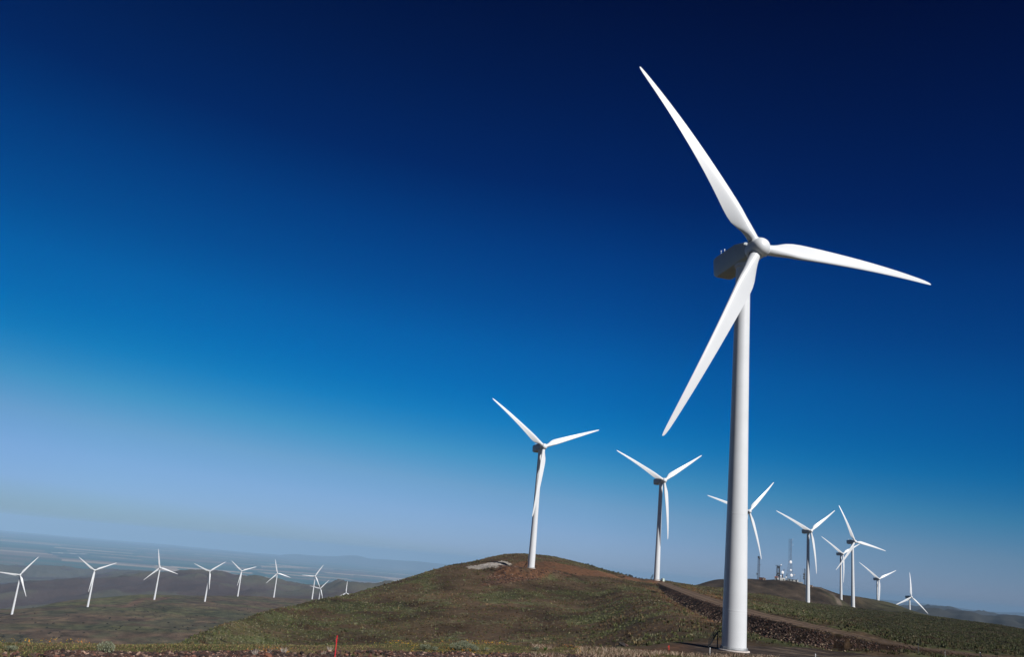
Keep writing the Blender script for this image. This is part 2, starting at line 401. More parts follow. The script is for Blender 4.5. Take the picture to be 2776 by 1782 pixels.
dots = sstep(.80, .86, vnoise(X / 5.0, Y / 9.0, 71)) * sstep(.45, .6, s1)
COL = mixc(COL, C3(.022, .028, .015), dots * lr * (RG < 2600) * .7)
# hills of the middle distance
mh = sstep(2950, 3300, RG) * (1 - pl)
mr_ = (azd > 15) * 1.0
s2 = fbm(X / 700.0, Y / 500.0, 5, 81) * .6 + rid2 * .4 - .05
COL = mixc(COL, mixc(np.broadcast_to(C3(.080, .060, .060), COL.shape), C3(.102, .098, .078), sstep(.52, .62, s2)), mh)
# farmland on the plain: strips and squares with their own crops
th = R(24)
fx = (X * math.cos(th) + Y * math.sin(th)) / 1900.0; fy = (-X * math.sin(th) + Y * math.cos(th)) / 900.0
jx = np.floor(fx + .35 * _hash(np.floor(fy), np.floor(fy) * 0, 3)); jy = np.floor(fy)
h1, h2 = _hash(jx, jy, 5), _hash(jx, jy, 9)
crop = np.where((h1 < .34)[..., None], C3(.020, .062, .045), np.where((h1 < .62)[..., None], C3(.11, .085, .065), np.where((h1 < .86)[..., None], C3(.06, .075, .05), np.where((h1 < .96)[..., None], C3(.26, .20, .15), C3(.035, .05, .06)))))
crop = crop * 1.35 * (0.75 + .5 * h2)[..., None]
farm = sstep(12500, 13500, RG + (fbm(X / 3000, Y / 3000, 3, 91) - .5) * 5000) * (1 - sstep(43000, 47000, RG))
COL = mixc(COL, crop, farm)
COL = mixc(COL, C3(.06, .06, .05), mt)
COL = mixc(COL, C3(.040, .043, .046), mr_ * sstep(2000, 3500, RG) * .85)
# bright salt-white fields near the left of the plain
for pix, c in (([(130, 1499), (165, 1499.5), (238, 1503), (238, 1504.3), (190, 1502.8), (130, 1500.2)], C3(.50, .45, .42)),
               ([(245, 1507), (330, 1513), (390, 1520), (390, 1522), (320, 1515.5), (245, 1508.5)], C3(.25, .19, .15)),
               ([(1030, 1578), (1060, 1574), (1115, 1575), (1100, 1584), (1050, 1584)], C3(.40, .32, .24)),
               ([(90, 1497), (121, 1499), (240, 1505), (225, 1509), (160, 1506)], C3(.015, .05, .05)),
               ([(690, 1554), (720, 1557), (712, 1566), (668, 1561)], C3(.015, .065, .04)),
               ([(710, 1535), (770, 1536), (848, 1540), (846, 1542), (710, 1540)], C3(.34, .27, .2))):
    m = region(pix, 3000, 50000).astype(float)
    COL = mixc(COL, c, m * (RG > 5000))
# bare red soil and rock spoil round turbine A, the bench running down to B
RED, RED2 = C3(.135, .072, .045), C3(.205, .115, .068)
SCAR = region([(1302, 1590), (1318, 1570), (1345, 1546), (1372, 1536), (1395, 1530), (1410, 1524), (1480, 1523), (1530, 1531), (1600, 1546), (1660, 1558), (1720, 1566), (1775, 1574), (1800, 1580), (1790, 1583), (1740, 1578), (1690, 1572), (1640, 1566), (1590, 1562), (1530, 1560), (1480, 1564), (1420, 1574), (1370, 1583)], 200, 700)
scar = SCAR * sstep(.25, .4, n2)
COL = mixc(COL, RED, scar * .95)
COL = mixc(COL, RED2, scar * sstep(.5, .68, n4 * .4 + n1 * .6) * sstep(5, 12, azd + 4) * .8)
COL = mixc(COL, C3(.05, .032, .025), scar * sstep(.52, .62, n4) * (azd < 4) * .6)
SLAB = region([(1262, 1538), (1295, 1534), (1330, 1526), (1362, 1522), (1378, 1526), (1385, 1530), (1350, 1540), (1310, 1544), (1272, 1543)], 200, 700)
COL = mixc(COL, C3(.36, .33, .31), SLAB * sstep(.28, .40, n4 * .5 + n2 * .5))
# worn reddish bands on the slope below the road, thin trails
for pts, wd, c, s_ in (([(1700, 1578), (1760, 1592), (1800, 1615), (1850, 1640), (1900, 1665), (1950, 1682)], 5, C3(.15, .085, .055), .75),
                       ([(2030, 1705), (2100, 1723), (2200, 1742), (2300, 1752), (2400, 1770)], 2.6, C3(.16, .105, .08), .65),
                       ([(2240, 1690), (2300, 1687), (2380, 1675), (2440, 1664), (2470, 1661)], 5, C3(.13, .078, .045), .6),
                       ([(1860, 1590), (1880, 1600), (1920, 1612), (1962, 1626)], 5, C3(.17, .10, .06), .7),
                       ([(2030, 1611), (2100, 1620), (2170, 1631)], 6, C3(.15, .11, .07), .5)):
    P = np.array([hit(px, py, 120, 1200) for px, py in pts])
    i2 = np.where((AZ > 4) & (AZ < 33))[0]; j2 = np.where((RR > 120) & (RR < 1200))[0]
    sb = np.ix_(i2, j2)
    d, _s, _z = poly_dist(P, X[sb], Y[sb])
    m = np.zeros(Z.shape); m[sb] = (1 - sstep(wd * .4, wd * 1.2, d)) * s_ * sstep(.25, .55, n2[sb] * .5 + n4[sb] * .5)
    COL = mixc(COL, c, m); GRN = GRN * (1 - m)
# track on the antenna hill
P = np.array([hit(px, py, 1150, 1500) for px, py in [(2203, 1586), (2215, 1594), (2240, 1603), (2258, 1612), (2268, 1622), (2274, 1632), (2275, 1641)]])
i2 = np.where((AZ > 17) & (AZ < 25))[0]; j2 = np.where((RR > 1100) & (RR < 1500))[0]; sb = np.ix_(i2, j2)
d, _s, _z = poly_dist(P, X[sb], Y[sb]); m = np.zeros(Z.shape); m[sb] = 1 - sstep(2.5, 5, d)
COL = mixc(COL, C3(.15, .125, .11), m * .8)
# track and bare ground by L3
P = np.array([hit(px, py, 1500, 2600) for px, py in [(330, 1648), (360, 1640), (375, 1630), (395, 1623), (418, 1629), (450, 1621), (555, 1631), (580, 1637)]])
i2 = np.where((AZ > -24) & (AZ < -13))[0]; j2 = np.where((RR > 1500) & (RR < 2700))[0]; sb = np.ix_(i2, j2)
d, _s, _z = poly_dist(P, X[sb], Y[sb]); m = np.zeros(Z.shape); m[sb] = 1 - sstep(5, 16, d)
COL = mixc(COL, C3(.15, .09, .065), m * .75)
# road, its fill slope, gravel yard under the big turbine
roadc = C3(.150, .110, .086)
m = 1 - sstep(HW - .4, HW + .5, ROADD)
rut = np.exp(-((ROADD - 1.9) / .55) ** 2)
COL = mixc(COL, mixc(np.broadcast_to(roadc, COL.shape), C3(.070, .048, .038), rut * .85), m)
COL = mixc(COL, mixc(np.broadcast_to(C3(.030, .019, .014), COL.shape), C3(.105, .070, .045), sstep(.60, .74, n4)), EMB * (1 - m))
bN = BASE['N']
PAD = np.zeros(Z.shape)
rpad = np.array([float(r6(max(-36, min(38, a)))) for a in AZ])[:, None]
PAD = ((azd > 9.2) & (azd < 24.5) & (RG < rpad + (n2 - .5) * 2.5) & (RG > 120)).astype(float)
pad_c = mixc(np.broadcast_to(C3(.046, .036, .033), COL.shape), C3(.105, .083, .068), sstep(.56, .7, fbm(X / 9.0, Y / 2.0, 3, 55)))
COL = mixc(COL, pad_c, PAD)
COL = mixc(COL, C3(.105, .058, .036), PAD * (1 - sstep(11.5, 13.2, azd)) * .7)
# bench in the foreground: dry soil with thin green cover
fg = 1 - sstep(45, 90, RG)
COL = mixc(COL, mixc(np.broadcast_to(C3(.115, .085, .055), COL.shape), C3(.095, .095, .042), sstep(.4, .6, fbm(X / 1.4, Y / 1.4, 3, 66))), fg)
BARE = np.clip(PAD + m + EMB + scar + SLAB, 0, 1)
veg = (1 - BARE) * sstep(120, 200, RG) * (1 - sstep(2500, 4000, RG))
patch = fbm(X / 11.0, Y / 17.0, 3, 151); patch2 = fbm(X / 45.0, Y / 45.0, 3, 152)
COL = COL * (1 + veg * ((patch - .5) * 1.25 + (patch2 - .5) * .8))[..., None]
COL = COL * np.array([.90, .86, .78])
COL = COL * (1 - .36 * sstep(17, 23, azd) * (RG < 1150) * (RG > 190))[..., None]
COL = COL * (0.86 + .28 * fbm(X / 0.8, Y / 0.8, 2, 77))[..., None]

def grid_mesh(name, Xa, Ya, Za, cols, wrap):
    na, nr = Xa.shape
    v = np.stack([Xa, Ya, Za], -1).reshape(-1, 3)
    i = np.arange(na if wrap else na - 1); j = np.arange(nr - 1)
    I, J = np.meshgrid(i, j, indexing='ij'); I2 = (I + 1) % na
    q = np.stack([I * nr + J, I * nr + J + 1, I2 * nr + J + 1, I2 * nr + J], -1).reshape(-1, 4)[:, ::-1]
    return mesh_np(name, v, q, cols.reshape(-1, 3))

def mesh_np(name, v, q, vc=None, smooth=True):
    me = bpy.data.meshes.new(name)
    v = np.ascontiguousarray(v, dtype=np.float32); q = np.ascontiguousarray(q, dtype=np.int32)
    me.vertices.add(len(v)); me.vertices.foreach_set('co', v.ravel())
    me.loops.add(q.size); me.loops.foreach_set('vertex_index', q.ravel())
    me.polygons.add(len(q)); me.polygons.foreach_set('loop_start', np.arange(0, q.size, q.shape[1], dtype=np.int32))
    try:
        me.polygons.foreach_set('loop_total', np.full(len(q), q.shape[1], dtype=np.int32))
    except Exception:
        pass
    me.update(calc_edges=True)
    if vc is not None:
        at_ = me.color_attributes.new('col', 'FLOAT_COLOR', 'POINT')
        c4 = np.ones((len(v), 4), np.float32); c4[:, :3] = vc
        at_.data.foreach_set('color', c4.ravel())
    me.polygons.foreach_set('use_smooth', np.full(len(q), smooth))
    return me

def link(name, me, mat=None, parent=None, **props):
    o = bpy.data.objects.new(name, me)
    col.objects.link(o)
    if mat is not None and me is not None:
        if not me.materials: me.materials.append(mat)
    if parent is not None: o.parent = parent
    for k, v in props.items(): o[k] = v
    return o

# ------------------------------------------------------------------ materials
def mat(name, base=(.5, .5, .5), rough=.6, metal=0.0, attr=None, noise=None, bump=None, spec=.5):
    """noise=(scale, amount) brightness variation; bump=(scale, strength, distance)"""
    m = bpy.data.materials.new(name); m.use_nodes = True
    n = m.node_tree; b = n.nodes['Principled BSDF']
    b.inputs['Roughness'].default_value = rough; b.inputs['Metallic'].default_value = metal
    b.inputs['Specular IOR Level'].default_value = spec
    src = None
    if attr:
        a = n.nodes.new('ShaderNodeAttribute'); a.attribute_name = attr; src = a.outputs['Color']
    else:
        c = n.nodes.new('ShaderNodeRGB'); c.outputs[0].default_value = (*base, 1); src = c.outputs[0]
    t = n.nodes.new('ShaderNodeTexCoord')
    if noise:
        no = n.nodes.new('ShaderNodeTexNoise'); no.inputs['Scale'].default_value = noise[0]; no.inputs['Detail'].default_value = 5
        n.links.new(t.outputs['Object'], no.inputs['Vector'])
        mr = n.nodes.new('ShaderNodeMapRange'); mr.inputs[1].default_value = .3; mr.inputs[2].default_value = .7
        mr.inputs[3].default_value = 1 - noise[1]; mr.inputs[4].default_value = 1 + noise[1]
        n.links.new(no.outputs['Fac'], mr.inputs[0])
        mx = n.nodes.new('ShaderNodeVectorMath'); mx.operation = 'SCALE'
        n.links.new(src, mx.inputs[0]); n.links.new(mr.outputs[0], mx.inputs['Scale']); src = mx.outputs[0]
    n.links.new(src, b.inputs['Base Color'])
    if bump:
        nb = n.nodes.new('ShaderNodeTexNoise'); nb.inputs['Scale'].default_value = bump[0]; nb.inputs['Detail'].default_value = 4
        n.links.new(t.outputs['Object'], nb.inputs['Vector'])
        bp = n.nodes.new('ShaderNodeBump'); bp.inputs['Strength'].default_value = bump[1]; bp.inputs['Distance'].default_value = bump[2]
        n.links.new(nb.outputs['Fac'], bp.inputs['Height']); n.links.new(bp.outputs[0], b.inputs['Normal'])
    return m

M_ground = mat('ground_cover', attr='col', rough=1.0, noise=(.55, .38), bump=(.9, .9, .4), spec=.1)
M_leaf = mat('low_plants', attr='col', rough=.95, spec=.15)
M_white = mat('turbine_paint', (.70, .72, .745), rough=.35, noise=(.15, .03))
M_tower = mat('tower_paint', (.70, .72, .745), rough=.38, noise=(.35, .035))
M_nac = mat('nacelle_grey', (.46, .50, .52), rough=.45, noise=(.4, .05))
M_conc = mat('concrete', (.60, .53, .49), rough=.9, noise=(3, .15))
M_steel = mat('galvanised_steel', (.30, .31, .32), rough=.5, metal=.6)
M_dark = mat('dark_steel', (.05, .055, .06), rough=.6, metal=.3)
M_red = mat('red_paint', (.62, .012, .03), rough=.5, noise=(8, .1))
M_dish = mat('dish_white', (.82, .82, .83), rough=.4)
M_rock = mat('basalt', attr='col', rough=.9, noise=(6, .4), bump=(12, .6, .05))
M_wood = mat('weathered_wood', (.30, .29, .28), rough=.9, noise=(12, .3))

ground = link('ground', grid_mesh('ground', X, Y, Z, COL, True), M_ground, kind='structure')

# subtle can seams on the tower paint
def tower_seams(m):
    n = m.node_tree; b = n.nodes['Principled BSDF']
    t = n.nodes.new('ShaderNodeTexCoord'); s = n.nodes.new('ShaderNodeSeparateXYZ'); n.links.new(t.outputs['Object'], s.inputs[0])
    md = n.nodes.new('ShaderNodeMath'); md.operation = 'PINGPONG'; md.inputs[1].default_value = 1.45
    n.links.new(s.outputs['Z'], md.inputs[0])
    mr = n.nodes.new('ShaderNodeMapRange'); mr.inputs[1].default_value = 0.0; mr.inputs[2].default_value = .06; mr.inputs[3].default_value = 1; mr.inputs[4].default_value = 0
    n.links.new(md.outputs[0], mr.inputs[0])
    bp = n.nodes.new('ShaderNodeBump'); bp.inputs['Strength'].default_value = .22; bp.inputs['Distance'].default_value = .03
    n.links.new(mr.outputs[0], bp.inputs['Height']); n.links.new(bp.outputs[0], b.inputs['Normal'])
tower_seams(M_tower)

# ------------------------------------------------------------------ mesh helpers
class MB:
    def __init__(s): s.v = []; s.f = []
    def add(s, v, f):
        o = len(s.v); s.v += [tuple(p) for p in v]; s.f += [tuple(i + o for i in q) for q in f]
    def box(s, c, d, m=None):
        hx, hy, hz = d[0] / 2, d[1] / 2, d[2] / 2
        v = [Vector((x * hx, y * hy, z * hz)) for x in (-1, 1) for y in (-1, 1) for z in (-1, 1)]
        if m is not None: v = [m @ p for p in v]
        s.add([p + Vector(c) for p in v], [(0, 1, 3, 2), (4, 6, 7, 5), (0, 4, 5, 1), (2, 3, 7, 6), (0, 2, 6, 4), (1, 5, 7, 3)])
    def tube(s, a, b, r0, r1=None, n=6, cap=True):
        a, b = Vector(a), Vector(b); r1 = r0 if r1 is None else r1
        q = (b - a).to_track_quat('Z', 'Y')
        v = []
        for p, r in ((a, r0), (b, r1)):
            v += [p + q @ Vector((r * math.cos(2 * math.pi * i / n), r * math.sin(2 * math.pi * i / n), 0)) for i in range(n)]
        f = [(i, (i + 1) % n, n + (i + 1) % n, n + i) for i in range(n)]
        if cap: f += [tuple(range(n))[::-1], tuple(range(n, 2 * n))]
        s.add(v, f)
    def lathe(s, prof, n=48, m=None, cap=True):
        v = []
        for r, z in prof: v += [Vector((r * math.cos(2 * math.pi * i / n), r * math.sin(2 * math.pi * i / n), z)) for i in range(n)]
        if m is not None: v = [m @ p for p in v]
        f = [(k * n + i, k * n + (i + 1) % n, (k + 1) * n + (i + 1) % n, (k + 1) * n + i) for k in range(len(prof) - 1) for i in range(n)]
        if cap: f += [tuple(range(n))[::-1], tuple(range((len(prof) - 1) * n, len(prof) * n))]
        s.add(v, f)
    def mesh(s, name, smooth=False, angle=40):
        me = bpy.data.meshes.new(name)
        me.from_pydata(s.v, [], s.f); me.update()
        bm = bmesh.new(); bm.from_mesh(me); bmesh.ops.recalc_face_normals(bm, faces=bm.faces); bm.to_mesh(me); bm.free()
        if smooth:
            me.polygons.foreach_set('use_smooth', [True] * len(me.polygons))
            try: me.set_sharp_from_angle(angle=R(angle))
            except Exception: pass
        return me

# ------------------------------------------------------------------ wind turbine parts
def tower_mesh():
    b = MB()
    p = [(1.95, -3.0), (1.95, 0.38)]
    def rad(z): return float(np.interp(z, [0, 9.5, 21, 34, 46, 60, 65.5], [1.96, 1.875, 1.69, 1.52, 1.395, 1.29, 1.25]))
    zs_ = sorted([6.2, 21.5, 43.0] + [3, 10, 14, 18, 26, 30, 35, 39, 47, 52, 57, 61])
    for z in zs_:
        p += [(rad(z), z)] if z not in (6.2, 21.5, 43.0) else [(rad(z), z - .07), (rad(z) + .012, z - .05), (rad(z) + .012, z + .05), (rad(z), z + .07)]
    p += [(1.24, 64.9), (1.32, 64.95), (1.32, 65.5)]
    b.lathe(p, 64)
    return b.mesh('tower', True, 30)

def blade_mesh():
    ss = [1.5, 2.2, 3.0, 4.0, 5.0, 6.2, 7.5, 9, 11, 13.5, 16, 19, 22, 25, 28, 31, 34, 36.5, 38.3, 39.3, 39.8, 40.0]
    cs = [1.85, 1.86, 1.98, 2.30, 2.72, 3.12, 3.33, 3.32, 3.12, 2.86, 2.62, 2.36, 2.12, 1.88, 1.64, 1.40, 1.14, .92, .72, .52, .32, .06]
    tr = [1, 1, .90, .70, .54, .42, .35, .30, .27, .25, .235, .22, .21, .2, .19, .18, .17, .16, .16, .16, .16, .16]
    tw = [20, 20, 20, 18, 16, 14, 12.5, 11, 9.4, 7.8, 6.4, 5, 3.8, 2.8, 2, 1.2, .6, .2, 0, 0, 0, 0]
    N = 28
    b = MB(); v = []
    for s, c, t, w in zip(ss, cs, tr, tw):
        k = min(1, max(0, (s - 2.2) / 4.0)); k = k * k * (3 - 2 * k)
        pa = .5 * (1 - k) + .30 * k
        off = -(3.0 * (s / 40) - 5.0 * (s / 40) ** 2)
        sw = -0.25 * (s / 40) ** 2
        for i in range(N):
            th = 2 * math.pi * i / N
            xc = .5 + .5 * math.cos(th)                  # 1 trailing edge .. 0 leading edge
            yc_circ = .5 * math.sin(th)
            xx = min(max(xc, 0), 1)
            yt = 5 * t * (.2969 * math.sqrt(xx) - .126 * xx - .3516 * xx ** 2 + .2843 * xx ** 3 - .1036 * xx ** 4)
            camber = .03 * 4 * xx * (1 - xx)
            ya = (yt if math.sin(th) >= 0 else -yt) + camber
            y_ = yc_circ * (1 - k) * (t if k > 0 else 1) + ya * k if k < 1 else ya
            px, py = (pa - xx) * c, y_ * c
            a = R(w) * k
            X_, Y_ = px * math.cos(a) + py * math.sin(a), -px * math.sin(a) + py * math.cos(a)
            v.append((X_ + sw, Y_ + off, s))
    f = [(q * N + i, q * N + (i + 1) % N, (q + 1) * N + (i + 1) % N, (q + 1) * N + i) for q in range(len(ss) - 1) for i in range(N)]
    f += [tuple(range(N))[::-1], tuple(range((len(ss) - 1) * N, len(ss) * N))]
    b.add(v, f)
    return b.mesh('blade', True, 60)

RX90 = Matrix.Rotation(R(90), 3, 'X')        # +Z -> -Y
def spinner_mesh():
    b = MB()
    p = [(1.30, -1.75), (1.62, -1.7), (1.70, -1.45), (1.74, -.8), (1.76, 0), (1.74, .5), (1.66, 1.0), (1.50, 1.45), (1.24, 1.82), (.88, 2.08), (.45, 2.2), (.05, 2.23)]
    b.lathe(p, 48, RX90)
    return b.mesh('spinner', True, 50)
def collar_mesh():
    b = MB(); b.lathe([(1.12, .9), (1.16, 1.62), (1.12, 1.72), (1.0, 1.72)], 40); return b.mesh('blade_collar', True, 35)
def seal_mesh():
    b = MB(); b.lathe([(1.0, 1.70), (1.0, 1.86), (.93, 1.86)], 40); return b.mesh('root_seal', True, 35)

def nacelle_mesh():
    b = MB(); v = []
    # stations along the shaft: y, half width, z bottom, z top, lower chamfer, upper chamfer
    st = [(-2.15, 1.1, -1.2, 1.0, .5, .5), (-1.85, 1.45, -1.70, 1.30, .6, .45), (.6, 1.75, -2.1, 1.85, .6, .3), (6.6, 1.75, -2.15, 1.95, .6, .3), (7.6, 1.66, -1.75, 1.9, .5, .3), (7.95, 1.5, -1.5, 1.78, .4, .3), (8.02, 1.3, -1.3, 1.6, .3, .3)]
    for y, w, zb, zt, cl, cu in st:
        for x, z in ((w, zb + cl), (w, zt - cu), (w - cu * .35, zt - cu * .25), (w - cu, zt), (-w + cu, zt), (-w + cu * .35, zt - cu * .25), (-w, zt - cu), (-w, zb + cl), (-w + cl * .3, zb + cl * .25), (-w + cl, zb), (w - cl, zb), (w - cl * .3, zb + cl * .25)):
            v.append((x, y, z))
    n = 12
    f = [(q * n + i, q * n + (i + 1) % n, (q + 1) * n + (i + 1) % n, (q + 1) * n + i) for q in range(len(st) - 1) for i in range(n)]
    f += [tuple(range(n))[::-1], tuple(range((len(st) - 1) * n, len(st) * n))]
    b.add(v, f)
    return b.mesh('nacelle', True, 28)
def yaw_mesh():
    b = MB(); b.lathe([(1.40, 64.7), (1.50, 64.75), (1.50, 65.5), (1.40, 65.6)], 48); return b.mesh('yaw_collar', True, 35)
def mast_mesh():
    b = MB()
    b.tube((0, 6.4, 1.85), (0, 6.4, 3.5), .05, n=8)
    b.tube((-.75, 6.4, 2.7), (.75, 6.4, 2.7), .035, n=6)
    for s in (-1, 1):
        b.tube((s * .75, 6.4, 2.7), (s * .75, 6.4, 3.15), .035, n=6)
        b.lathe([(.02, -.09), (.12, -.05), (.12, .05), (.02, .09)], 10, None); 
        v0 = len(b.v) - 40
        for i in range(v0, len(b.v)):
            x, y, z = b.v[i]; b.v[i] = (x + s * .75, y + 6.4, z + 3.2)
    b.tube((0, 6.4, 3.5), (0, 6.4, 3.75), .1, .1, n=10)
    b.tube((0, 6.4, 2.2), (0, 5.9, 1.9), .03, n=6)
    return b.mesh('weather_mast', True, 40)
def foundation_mesh():
    b = MB(); b.lathe([(2.48, -3.2), (2.48, .12), (2.42, .18), (.3, .18)], 56); return b.mesh('foundation', True, 30)
def bolts_mesh():
    b = MB()
    b.lathe([(1.99, .18), (2.22, .19), (2.22, .28), (1.99, .29)], 56, cap=False)
    for i in range(72):
        a = 2 * math.pi * i / 72
        x, y = 2.11 * math.cos(a), 2.11 * math.sin(a)
        b.tube((x, y, .25), (x, y, .62), .028, n=6)
    return b.mesh('anchor_bolts', False)
def stair_meshes():
    """stairs climb towards +X to a landing; origin at tower centre"""
    z1 = 2.6; x0, x1 = -4.0, -2.6
    fr = MB(); tr = MB(); hr = MB()
    for s in (-.42, .42):
        d = Vector((x1 - x0, 0, z1)).normalized()
        fr.tube((x0, s, .12), (x1, s, z1), .07, n=6)
        fr.tube((x1, s, z1), (-1.95, s, z1), .07, n=6)
        fr.tube((x1, s, 0), (x1, s, z1), .045, n=6)
        for t in (0, .5, 1.0):
            p = Vector((x0 + (x1 - x0) * t, s, .12 + (z1 - .12) * t)); hr.tube(p, p + Vector((0, 0, 1.05)), .025, n=6)
        for h in (.55, 1.05):
            hr.tube((x0, s, .12 + h), (x1, s, z1 + h), .025, n=6); hr.tube((x1, s, z1 + h), (-2.0, s, z1 + h), .025, n=6)
    for k in range(1, 11):
        t = k / 11
        tr.box((x0 + (x1 - x0) * t, 0, .12 + (z1 - .12) * t), (.26, .86, .09))
    tr.box(((x1 - 1.95) / 2, 0, z1), (x1 * -1 - 1.95, .84, .05))
    return fr.mesh('stair_frame'), tr.mesh('stair_tread'), hr.mesh('handrail')

ME = dict(tower=tower_mesh(), blade=blade_mesh(), hub=spinner_mesh(), collar=collar_mesh(), seal=seal_mesh(), nac=nacelle_mesh(), yaw=yaw_mesh(),
          mast=mast_mesh(), found=foundation_mesh(), bolts=bolts_mesh())
ME['sf'], ME['st'], ME['hr'] = stair_meshes()
for k, m_ in (('tower', M_tower), ('blade', M_white), ('hub', M_white), ('collar', M_white), ('seal', M_dark), ('nac', M_nac), ('yaw', M_white), ('mast', M_dish), ('found', M_conc), ('bolts', M_steel), ('sf', M_dark), ('st', M_dark), ('hr', M_dark)):
    ME[k].materials.append(m_)

LABELS = {
 'N': 'tallest and closest white wind turbine, on the dark gravel yard, steel staircase at its foot',
 'A': 'white wind turbine standing in the red soil scar near the top of the rounded hill',
 'B': 'white wind turbine on the skyline where the dirt road tops out, beside a pale cabinet',
 'C': 'white wind turbine half hidden behind the tower of the closest turbine',
 'D': 'white wind turbine right of the tall lattice tower, its upper tower in blade shadow',
 'E': 'smaller white wind turbine whose rotor overlaps the front rotor, standing on the skyline',
 'F': 'white wind turbine on the green slope, overlapping a farther rotor, one blade steeply up',
 'G': 'white wind turbine on the falling skyline with one blade hanging along its tower',
 'H': 'rightmost white wind turbine, low on the skyline with one blade straight up',
 'L1': 'leftmost white wind turbine on the far ridge, one blade cut off by the frame',
 'L2': 'second white wind turbine from the left on the brown ridge, left of the curved track',
 'L3': 'white wind turbine beside the curved dirt track on the far ridge, one blade straight up',
 'L4': 'white wind turbine right of the curved track, upper blades forming a wide symmetrical V',
 'L5': 'white wind turbine on the far ridge edge, fifth of the row counted from the left',
 'L6': 'sixth white wind turbine of the far ridge from the left, with one blade upright',
 'L7': 'taller of the two crossing white rotors at the right end of the far ridge',
 'L8': 'lower of the two crossing white rotors at the right end of the far ridge',
 'L9': 'white rotor barely showing above the left flank of the near hill',
}
def turbine(key):
    x, y, z, yw, ph = TURB[key]
    b = BASE[key]
    root = bpy.data.objects.new('wind_turbine', None); col.objects.link(root)
    root.location = b; root.rotation_euler = (0, 0, R(yw))
    root['label'] = LABELS[key]; root['category'] = 'wind turbine'
    root['group'] = 'turbines on the far left ridge' if key[0] == 'L' else 'turbines on the near hills'
    link('tower', ME['tower'], parent=root)
    if key in 'NABCDF': link('foundation', ME['found'], parent=root)
    ov = 4.45 if key == 'N' else OVER
    T = Matrix.Translation((0, -ov, HUB_H)) @ Matrix.Rotation(-R(TILT), 4, 'X')
    n = link('nacelle', ME['nac'], parent=root); n.matrix_local = Matrix.Translation((0, OVER - ov, HUB_H + .25)) @ Matrix.Rotation(-R(TILT * .8), 4, 'X')
    if key in 'NABCDF': link('weather_mast', ME['mast'], parent=n)
    link('yaw_collar', ME['yaw'], parent=root)
    h = link('hub', ME['hub'], parent=root); h.matrix_local = T @ Matrix.Rotation(R(ph), 4, 'Y')
    for k in range(3):
        m_ = Matrix.Rotation(R(120 * k), 4, 'Y')
        if key in 'NABCDEF':
            c = link('blade_collar', ME['collar'], parent=h); c.matrix_local = m_
        bl = link('blade', ME['blade'], parent=root); bl.matrix_local = T @ Matrix.Rotation(R(ph + 120 * k), 4, 'Y')
        if key == 'N':
            link('root_seal', ME['seal'], parent=bl)
    if key in 'NAB':
        link('anchor_bolts', ME['bolts'], parent=root)
        s = link('staircase', ME['sf'], parent=root); s.rotation_euler = (0, 0, R(-yw - 20)); s.location = (0, 0, .05)
        link('stair_tread', ME['st'], parent=s); link('handrail', ME['hr'], parent=s)
    return root
for k in TURB: turbine(k)

# ------------------------------------------------------------------ plants
def at_ground(px, py, r0=8, r1=60000):
    return hit(px, py, r0, r1)

def np_obj(name, v, f, c, m, **props):
    me = mesh_np(name, v, f, c, smooth=False)
    return link(name, me, m, **props)

